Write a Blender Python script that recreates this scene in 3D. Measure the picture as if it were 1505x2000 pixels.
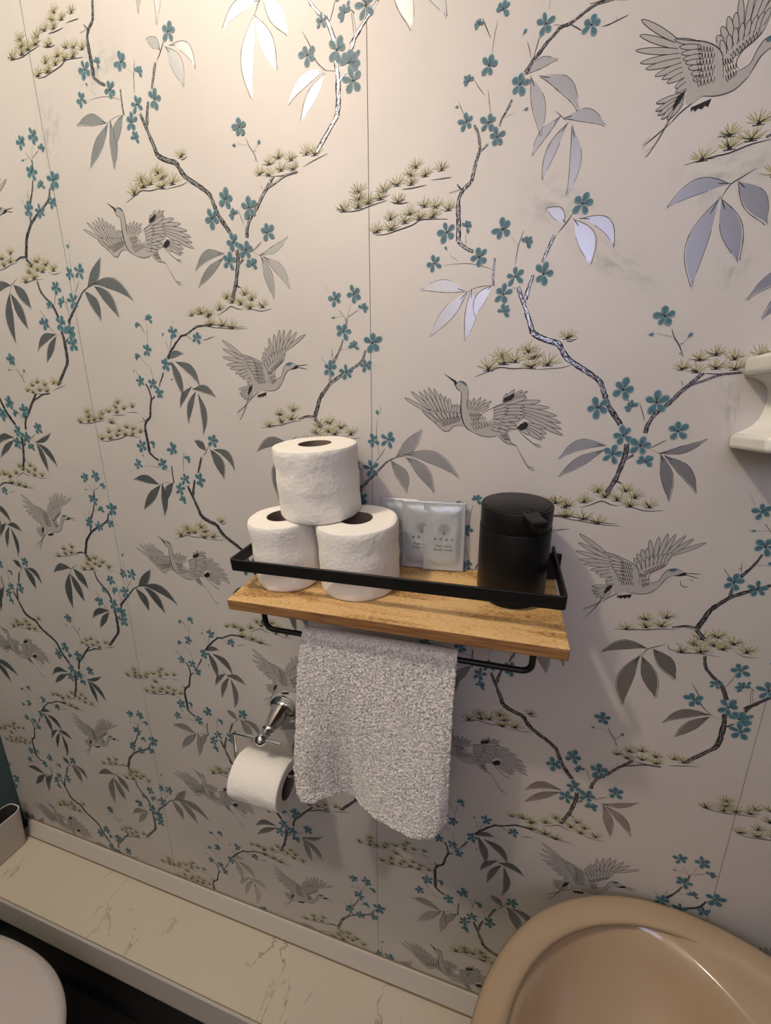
import bpy, bmesh, math, random
from mathutils import Vector, Matrix, noise

for o in list(bpy.data.objects): bpy.data.objects.remove(o, do_unlink=True)
scene = bpy.context.scene
COL = scene.collection
random.seed(11)
R = math.radians

# ------------------------------------------------------------------ camera, world, lights, exposure
cam_d = bpy.data.cameras.new('camera'); cam = bpy.data.objects.new('camera', cam_d); COL.objects.link(cam)
right = Vector((0.96019, 0.279314, -0.004298)); up = Vector((-0.062265, 0.228995, 0.971434)); fwd = Vector((-0.27232, 0.932494, -0.237271))
m = Matrix((right, up, -fwd)).transposed().to_4x4(); m.translation = Vector((1.13523, -0.543098, -0.327359))
cam.matrix_world = m
cam_d.lens = 36 * 749.95 / 2000; cam_d.sensor_width = 36; cam_d.sensor_fit = 'AUTO'; cam_d.clip_start = 0.02
scene.camera = cam
world = bpy.data.worlds.new('world'); scene.world = world; world.use_nodes = True
world.node_tree.nodes['Background'].inputs[0].default_value = (0.5, 0.55, 0.65, 1)
world.node_tree.nodes['Background'].inputs[1].default_value = 0.05
LAMP = Vector((0.41, -0.89, 0.90))
ld = bpy.data.lights.new('ceiling_bulb', 'POINT'); ld.energy = 31.0; ld.color = (1.0, 0.87, 0.70); ld.shadow_soft_size = 0.03
FILL_STRENGTH = 3.6
vs = scene.view_settings
vs.view_transform = 'Standard'; vs.look = 'None'; vs.exposure = 0.36; vs.gamma = 1.0; vs.use_curve_mapping = False

# ------------------------------------------------------------------ helpers
def mat(name, col, rough=0.5, metal=0.0, spec=0.5, bump=None, coat=0.0, sheen=0.0, emit=None):
    """principled material; bump=(scale, strength, distance)"""
    mt = bpy.data.materials.new(name); mt.use_nodes = True
    nt = mt.node_tree; b = nt.nodes['Principled BSDF']
    b.inputs['Base Color'].default_value = (*col, 1); b.inputs['Roughness'].default_value = rough
    b.inputs['Metallic'].default_value = metal; b.inputs['Specular IOR Level'].default_value = spec
    b.inputs['Coat Weight'].default_value = coat; b.inputs['Sheen Weight'].default_value = sheen
    if emit: b.inputs['Emission Color'].default_value = (*emit[0], 1); b.inputs['Emission Strength'].default_value = emit[1]
    if bump:
        tc = nt.nodes.new('ShaderNodeTexCoord'); nz = nt.nodes.new('ShaderNodeTexNoise'); bp = nt.nodes.new('ShaderNodeBump')
        nz.inputs['Scale'].default_value = bump[0]; nz.inputs['Detail'].default_value = 4
        bp.inputs['Strength'].default_value = bump[1]; bp.inputs['Distance'].default_value = bump[2]
        nt.links.new(tc.outputs['Object'], nz.inputs['Vector']); nt.links.new(nz.outputs['Fac'], bp.inputs['Height']); nt.links.new(bp.outputs['Normal'], b.inputs['Normal'])
    return mt

def ramp_mat(mt, scale_vec, nscale, detail, stops, distortion=0.0, kind='NOISE', rough=None):
    """drive the base colour of mt by a stretched noise through a colour ramp"""
    nt = mt.node_tree; b = nt.nodes['Principled BSDF']
    tc = nt.nodes.new('ShaderNodeTexCoord'); mp = nt.nodes.new('ShaderNodeMapping'); mp.inputs['Scale'].default_value = scale_vec
    tx = nt.nodes.new('ShaderNodeTexNoise'); tx.inputs['Scale'].default_value = nscale; tx.inputs['Detail'].default_value = detail; tx.inputs['Distortion'].default_value = distortion
    cr = nt.nodes.new('ShaderNodeValToRGB')
    while len(cr.color_ramp.elements) < len(stops): cr.color_ramp.elements.new(0.5)
    for e, (p, c) in zip(cr.color_ramp.elements, stops): e.position = p; e.color = (*c, 1)
    nt.links.new(tc.outputs['Object'], mp.inputs['Vector']); nt.links.new(mp.outputs['Vector'], tx.inputs['Vector'])
    nt.links.new(tx.outputs['Fac'], cr.inputs['Fac']); nt.links.new(cr.outputs['Color'], b.inputs['Base Color'])
    return tx, cr

class MB:
    """collects vertices, faces and material indices; build() links them as one mesh object"""
    def __init__(s): s.v = []; s.f = []; s.mi = []
    def add(s, vs_, fs, mi=0):
        n = len(s.v); s.v += [tuple(v) for v in vs_]; s.f += [tuple(n + i for i in f) for f in fs]; s.mi += [mi] * len(fs); return s
    def box(s, x0, x1, y0, y1, z0, z1, mi=0):
        v = [(x, y, z) for x in (x0, x1) for y in (y0, y1) for z in (z0, z1)]
        return s.add(v, [(0, 1, 3, 2), (4, 6, 7, 5), (0, 4, 5, 1), (2, 3, 7, 6), (0, 2, 6, 4), (1, 5, 7, 3)], mi)
    def lathe(s, prof, n=48, c=(0, 0, 0), axis='Z', mi=0, wob=None):
        """prof: [(radius, height)]; axis Z, X or Y(-Y direction)"""
        vv = []
        for k, (r, h) in enumerate(prof):
            for i in range(n):
                a = 2 * math.pi * i / n; rr = r + (wob(a, h, r) if wob else 0)
                p, q = rr * math.cos(a), rr * math.sin(a)
                if axis == 'Z': v = (c[0] + p, c[1] + q, c[2] + h)
                elif axis == 'X': v = (c[0] + h, c[1] + p, c[2] + q)
                else: v = (c[0] + p, c[1] - h, c[2] + q)
                vv.append(v)
        fs = [(k * n + i, k * n + (i + 1) % n, (k + 1) * n + (i + 1) % n, (k + 1) * n + i) for k in range(len(prof) - 1) for i in range(n)]
        return s.add(vv, fs, mi)
    def disc(s, r, h, n=48, c=(0, 0, 0), axis='Z', mi=0):
        vv = []
        for i in range(n):
            a = 2 * math.pi * i / n; p, q = r * math.cos(a), r * math.sin(a)
            vv.append((c[0] + p, c[1] + q, c[2] + h) if axis == 'Z' else (c[0] + h, c[1] + p, c[2] + q) if axis == 'X' else (c[0] + p, c[1] - h, c[2] + q))
        return s.add(vv, [tuple(range(n))], mi)
    def tube(s, path, r, n=12, mi=0, caps=True):
        P = [Vector(p) for p in path]; rings = []; nrm = None
        for i, p in enumerate(P):
            t = (P[min(i + 1, len(P) - 1)] - P[max(i - 1, 0)]).normalized()
            if nrm is None: nrm = t.orthogonal().normalized()
            nrm = (nrm - t * nrm.dot(t)).normalized(); b = t.cross(nrm)
            rings.append([p + (nrm * math.cos(2 * math.pi * k / n) + b * math.sin(2 * math.pi * k / n)) * r for k in range(n)])
        vv = [v for rg in rings for v in rg]
        fs = [(i * n + k, i * n + (k + 1) % n, (i + 1) * n + (k + 1) % n, (i + 1) * n + k) for i in range(len(P) - 1) for k in range(n)]
        if caps: fs += [tuple(range(n))[::-1], tuple(range((len(P) - 1) * n, len(P) * n))]
        return s.add(vv, fs, mi)
    def mesh(s, name, mats, smooth=False):
        me = bpy.data.meshes.new(name); me.from_pydata(s.v, [], s.f)
        for mm in (mats if isinstance(mats, (list, tuple)) else [mats]): me.materials.append(mm)
        me.polygons.foreach_set('material_index', s.mi)
        me.update()
        return me
    def build(s, name, mats, parent=None, smooth=False, bevel=0, segs=3, fixn=True):
        me = s.mesh(name, mats)
        if fixn or bevel:
            bm = bmesh.new(); bm.from_mesh(me); bmesh.ops.recalc_face_normals(bm, faces=bm.faces[:]); bm.to_mesh(me); bm.free()
        o = bpy.data.objects.new(name, me); COL.objects.link(o)
        if parent: o.parent = parent
        if bevel:
            bv = o.modifiers.new('bevel', 'BEVEL'); bv.width = bevel; bv.segments = segs; bv.limit_method = 'ANGLE'; bv.angle_limit = R(40)
        if smooth:
            me.polygons.foreach_set('use_smooth', [True] * len(me.polygons))
            if bevel or smooth == 'angle': me.set_sharp_from_angle(angle=R(38))
        return o

def tag(o, label=None, cat=None, group=None, kind=None):
    for k, v in (('label', label), ('category', cat), ('group', group), ('kind', kind)):
        if v: o[k] = v
    return o
def empty(name, loc=(0, 0, 0), rot=(0, 0, 0)):
    o = bpy.data.objects.new(name, None); COL.objects.link(o); o.location = loc; o.rotation_euler = rot; o.empty_display_size = 0.02
    return o
def arc(c, r, a0, a1, n, plane):
    """points of an arc; plane 'XZ' or 'XY'"""
    out = []
    for i in range(n + 1):
        a = R(a0 + (a1 - a0) * i / n); p, q = r * math.cos(a), r * math.sin(a)
        out.append((c[0] + p, c[1], c[2] + q) if plane == 'XZ' else (c[0] + p, c[1] + q, c[2]))
    return out

# ------------------------------------------------------------------ materials
M = {}
M['plaster'] = mat('plaster', (0.16, 0.13, 0.11), 0.8)
M['paper'] = mat('wallpaper', (0.56, 0.53, 0.51), 0.58, metal=0.22, spec=0.5, bump=(55, 0.25, 0.0015))
nt = M['paper'].node_tree; bs = nt.nodes['Principled BSDF']
tcn = nt.nodes.new('ShaderNodeTexCoord'); n1 = nt.nodes.new('ShaderNodeTexNoise'); n1.inputs['Scale'].default_value = 5.5; n1.inputs['Detail'].default_value = 6
crp = nt.nodes.new('ShaderNodeValToRGB'); crp.color_ramp.elements[0].position = 0.3; crp.color_ramp.elements[0].color = (0.55, 0.515, 0.49, 1); crp.color_ramp.elements[1].position = 0.7; crp.color_ramp.elements[1].color = (0.60, 0.565, 0.54, 1)
nt.links.new(tcn.outputs['Object'], n1.inputs['Vector']); nt.links.new(n1.outputs['Fac'], crp.inputs['Fac']); nt.links.new(crp.outputs['Color'], bs.inputs['Base Color'])
M['silver'] = mat('silver_ink', (0.40, 0.40, 0.42), 0.34, metal=0.9)
M['crane_grey'] = mat('crane_grey_ink', (0.38, 0.36, 0.345), 0.45)
M['ink'] = mat('black_ink', (0.014, 0.012, 0.015), 0.6, spec=0.3)
M['teal'] = mat('teal_ink', (0.050, 0.135, 0.175), 0.55)
M['teal_pale'] = mat('pale_teal_ink', (0.13, 0.235, 0.27), 0.55)
M['olive'] = mat('olive_ink', (0.34, 0.31, 0.165), 0.55)
M['white_ink'] = mat('cream_ink', (0.55, 0.51, 0.48), 0.5)
PM = [M['silver'], M['crane_grey'], M['ink'], M['teal'], M['teal_pale'], M['olive'], M['white_ink']]
SIL, CRG, INK, TEA, TEP, OLV, WHI = range(7)
M['left_wall'] = mat('teal_paint', (0.045, 0.085, 0.09), 0.5)
M['white_wall'] = mat('white_paint', (0.80, 0.77, 0.73), 0.7)
M['grey_wall'] = mat('grey_paint', (0.16, 0.16, 0.165), 0.6)
M['ceiling'] = mat('ceiling_paint', (0.85, 0.83, 0.80), 0.8)
M['floor'] = mat('dark_vinyl', (0.035, 0.03, 0.028), 0.55, bump=(90, 0.2, 0.002))
M['black_metal'] = mat('black_powder_coat', (0.005, 0.005, 0.0055), 0.42, spec=0.35)
M['black_plastic'] = mat('matt_black_plastic', (0.0055, 0.0053, 0.005), 0.40, spec=0.25)
M['screw'] = mat('screw_steel', (0.5, 0.5, 0.55), 0.35, metal=0.9)
M['chrome'] = mat('chrome', (0.62, 0.62, 0.63), 0.07, metal=1.0)
M['tissue'] = mat('tissue_paper', (0.84, 0.80, 0.75), 0.9, spec=0.1)
nt = M['tissue'].node_tree; bs = nt.nodes['Principled BSDF']        # quilted embossing
tcn = nt.nodes.new('ShaderNodeTexCoord'); vo = nt.nodes.new('ShaderNodeTexVoronoi'); vo.inputs['Scale'].default_value = 190; nz = nt.nodes.new('ShaderNodeTexNoise'); nz.inputs['Scale'].default_value = 38; nz.inputs['Detail'].default_value = 5
mx = nt.nodes.new('ShaderNodeMath'); mx.operation = 'MULTIPLY_ADD'; mx.inputs[1].default_value = 0.35; bp = nt.nodes.new('ShaderNodeBump'); bp.inputs['Strength'].default_value = 0.7; bp.inputs['Distance'].default_value = 0.0022
nt.links.new(tcn.outputs['Object'], vo.inputs['Vector']); nt.links.new(tcn.outputs['Object'], nz.inputs['Vector']); nt.links.new(vo.outputs['Distance'], mx.inputs[0]); nt.links.new(nz.outputs['Fac'], mx.inputs[2]); nt.links.new(mx.outputs[0], bp.inputs['Height']); nt.links.new(bp.outputs['Normal'], bs.inputs['Normal'])
M['tissue_end'] = mat('tissue_roll_end', (0.86, 0.82, 0.75), 0.9, spec=0.1, bump=(150, 0.15, 0.001))
M['card'] = mat('cardboard_core', (0.20, 0.15, 0.115), 0.85, spec=0.1)
M['towel'] = mat('grey_terry', (0.60, 0.56, 0.55), 0.95, spec=0.05, sheen=0.3)
ramp_mat(M['towel'], (1, 1, 0.55), 400, 2, [(0.30, (0.46, 0.42, 0.40)), (0.58, (0.82, 0.775, 0.74))])
M['foil'] = mat('sachet_foil', (0.48, 0.51, 0.525), 0.34, metal=0.35, spec=0.6, bump=(60, 0.5, 0.003))
M['print'] = mat('sachet_print', (0.045, 0.045, 0.045), 0.6)
M['gold_print'] = mat('sachet_emblem', (0.14, 0.14, 0.09), 0.5)
M['ceramic'] = mat('white_ceramic', (0.80, 0.775, 0.73), 0.12, spec=0.5, coat=0.3)
M['basin'] = mat('peach_ceramic', (0.40, 0.295, 0.195), 0.13, spec=0.5, coat=0.4)
M['white_plastic'] = mat('white_plastic', (0.50, 0.455, 0.44), 0.3)
M['box_plastic'] = mat('caddy_plastic', (0.62, 0.585, 0.55), 0.4)
M['dark_inside'] = mat('dark_lining', (0.035, 0.03, 0.028), 0.7)
M['upvc'] = mat('white_trim', (0.55, 0.51, 0.475), 0.3)
M['sealant'] = mat('old_sealant', (0.22, 0.16, 0.10), 0.6)
M['shadow_panel'] = mat('shadow_panel', (0.03, 0.026, 0.024), 0.5)  # shadow below the ledge put into the panel colour
M['wood'] = mat('mango_wood', (0.5, 0.3, 0.12), 0.42, spec=0.4)
nt = M['wood'].node_tree; bs = nt.nodes['Principled BSDF']
tcn = nt.nodes.new('ShaderNodeTexCoord'); mp = nt.nodes.new('ShaderNodeMapping'); mp.inputs['Scale'].default_value = (1.5, 9, 9)
w1 = nt.nodes.new('ShaderNodeTexNoise'); w1.inputs['Scale'].default_value = 2.4; w1.inputs['Detail'].default_value = 3; w1.inputs['Distortion'].default_value = 1.6
m2 = nt.nodes.new('ShaderNodeMapping'); m2.inputs['Scale'].default_value = (75, 330, 330)
w2 = nt.nodes.new('ShaderNodeTexNoise'); w2.inputs['Scale'].default_value = 2.2; w2.inputs['Detail'].default_value = 3
wv = nt.nodes.new('ShaderNodeMath'); wv.operation = 'MULTIPLY'; wv.inputs[1].default_value = 26
sn = nt.nodes.new('ShaderNodeMath'); sn.operation = 'SINE'
ad = nt.nodes.new('ShaderNodeMath'); ad.operation = 'MULTIPLY_ADD'; ad.inputs[1].default_value = 0.085
ad2 = nt.nodes.new('ShaderNodeMath'); ad2.operation = 'MULTIPLY_ADD'; ad2.inputs[1].default_value = 1.25
cr = nt.nodes.new('ShaderNodeValToRGB'); els = cr.color_ramp.elements
for _ in range(2): els.new(0.5)
for e, (p_, c_) in zip(els, [(0.30, (0.17, 0.080, 0.026)), (0.46, (0.40, 0.225, 0.08)), (0.62, (0.56, 0.345, 0.14)), (0.82, (0.66, 0.445, 0.21))]): e.position = p_; e.color = (*c_, 1)
L_ = nt.links.new
L_(tcn.outputs['Object'], mp.inputs['Vector']); L_(mp.outputs['Vector'], w1.inputs['Vector']); L_(tcn.outputs['Object'], m2.inputs['Vector']); L_(m2.outputs['Vector'], w2.inputs['Vector'])
L_(w1.outputs['Fac'], wv.inputs[0]); L_(wv.outputs[0], sn.inputs[0]); L_(sn.outputs[0], ad.inputs[0]); L_(w1.outputs['Fac'], ad.inputs[2]); 
sub = nt.nodes.new('ShaderNodeMath'); sub.operation = 'SUBTRACT'; sub.inputs[1].default_value = 0.40
L_(w2.outputs['Fac'], sub.inputs[0]); L_(sub.outputs[0], ad2.inputs[0]); L_(ad.outputs[0], ad2.inputs[2]); L_(ad2.outputs[0], cr.inputs['Fac']); L_(cr.outputs['Color'], bs.inputs['Base Color'])
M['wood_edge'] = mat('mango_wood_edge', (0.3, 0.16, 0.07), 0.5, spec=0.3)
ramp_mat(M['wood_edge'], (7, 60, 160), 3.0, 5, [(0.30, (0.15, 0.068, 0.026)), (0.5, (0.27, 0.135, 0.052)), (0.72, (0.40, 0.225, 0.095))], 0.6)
M['marble'] = mat('marble_laminate', (0.62, 0.57, 0.47), 0.3)
nt = M['marble'].node_tree; bs = nt.nodes['Principled BSDF']
tcn = nt.nodes.new('ShaderNodeTexCoord'); mp = nt.nodes.new('ShaderNodeMapping'); mp.inputs['Rotation'].default_value = (0, 0, 0.5); mp.inputs['Scale'].default_value = (1.0, 0.55, 1)
v1 = nt.nodes.new('ShaderNodeTexNoise'); v1.inputs['Scale'].default_value = 7; v1.inputs['Detail'].default_value = 5; v1.inputs['Distortion'].default_value = 0.8
v2 = nt.nodes.new('ShaderNodeTexNoise'); v2.inputs['Scale'].default_value = 9
a1 = nt.nodes.new('ShaderNodeMath'); a1.operation = 'SUBTRACT'; a1.inputs[1].default_value = 0.5; a2 = nt.nodes.new('ShaderNodeMath'); a2.operation = 'ABSOLUTE'
cr = nt.nodes.new('ShaderNodeValToRGB'); cr.color_ramp.elements[0].position = 0.0; cr.color_ramp.elements[0].color = (1, 1, 1, 1); cr.color_ramp.elements[1].position = 0.008; cr.color_ramp.elements[1].color = (0, 0, 0, 1)
gt = nt.nodes.new('ShaderNodeMapRange'); gt.inputs[1].default_value = 0.43; gt.inputs[2].default_value = 0.56
mu = nt.nodes.new('ShaderNodeMath'); mu.operation = 'MULTIPLY'
mixc = nt.nodes.new('ShaderNodeMix'); mixc.data_type = 'RGBA'; mixc.inputs['A'].default_value = (0.57, 0.51, 0.42, 1); mixc.inputs['B'].default_value = (0.30, 0.25, 0.185, 1)
L_ = nt.links.new
L_(tcn.outputs['Object'], mp.inputs['Vector']); L_(mp.outputs['Vector'], v1.inputs['Vector']); L_(tcn.outputs['Object'], v2.inputs['Vector']); L_(v1.outputs['Fac'], a1.inputs[0]); L_(a1.outputs[0], a2.inputs[0]); L_(a2.outputs[0], cr.inputs['Fac'])
L_(v2.outputs['Fac'], gt.inputs[0]); L_(cr.outputs['Color'], mu.inputs[0]); L_(gt.outputs[0], mu.inputs[1]); L_(mu.outputs[0], mixc.inputs['Factor']); L_(mixc.outputs['Result'], bs.inputs['Base Color'])
M['cool_fill'] = mat('frosted_cool_fill', (0.7, 0.75, 0.85), 0.5, emit=((0.66, 0.68, 1.0), FILL_STRENGTH))
M['shade'] = mat('lamp_glass', (0.9, 0.85, 0.75), 0.4)

# ------------------------------------------------------------------ the room
XL, XR, YB, ZF, ZC = -0.118, 1.74, -1.55, -1.84, 0.96
wall = tag(MB().box(XL - 0.1, XR + 0.1, 0.0, 0.1, ZF - 0.1, ZC + 0.1).build('wall_back', M['plaster']), 'wallpapered wall with cranes and blossom branches', 'wall', kind='structure')
tag(MB().box(XL - 0.1, XL, YB, -0.0, ZF, ZC).build('wall_left', M['left_wall']), 'dark teal painted side wall beside the ledge', 'wall', kind='structure')
tag(MB().box(XR, XR + 0.1, YB, -0.0, ZF, ZC).build('wall_right', M['grey_wall']), 'grey painted wall behind the basin', 'wall', kind='structure')
wf = tag(MB().box(XL - 0.1, XR + 0.1, YB - 0.1, YB, ZF - 0.1, ZC + 0.1).build('wall_front', M['white_wall']), 'white painted wall facing the wallpaper', 'wall', kind='structure')
tag(MB().box(XL - 0.1, XR + 0.1, YB - 0.1, 0.1, ZF - 0.1, ZF).build('floor', M['floor']), 'dark vinyl bathroom floor', 'floor', kind='structure')
tag(MB().box(XL - 0.1, XR + 0.1, YB - 0.1, 0.1, ZC, ZC + 0.1).build('ceiling', M['ceiling']), 'white painted bathroom ceiling', 'ceiling', kind='structure')
fill_win = empty('fill_window_1', (1.32, YB, 0.16)); tag(fill_win, 'added frosted window, out of view, giving cool fill light', 'window', kind='structure')  # unseen window, added behind the camera as a cool fill light
MB().box(-0.30, 0.30, 0.004, 0.012, -0.24, 0.30).build('pane', M['cool_fill'], fill_win)
for (a, b, c, d) in ((-0.34, -0.30, -0.28, 0.34), (0.30, 0.34, -0.28, 0.34), (-0.30, 0.30, 0.30, 0.34), (-0.30, 0.30, -0.28, -0.24), (-0.015, 0.015, -0.24, 0.30)):
    MB().box(a, b, 0.001, 0.03, c, d).build('window_frame', M['upvc'], fill_win)

# wallpaper strips with open seams
seams = [XL + 0.001, 0.4265, 0.9565, 1.4865, XR - 0.001]
for i in range(4):
    g = 0.00045
    MB().box(seams[i] + g, seams[i + 1] - g, -0.0007, 0.0, -1.452, ZC).build('wallpaper_strip', M['paper'], wall)

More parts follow.
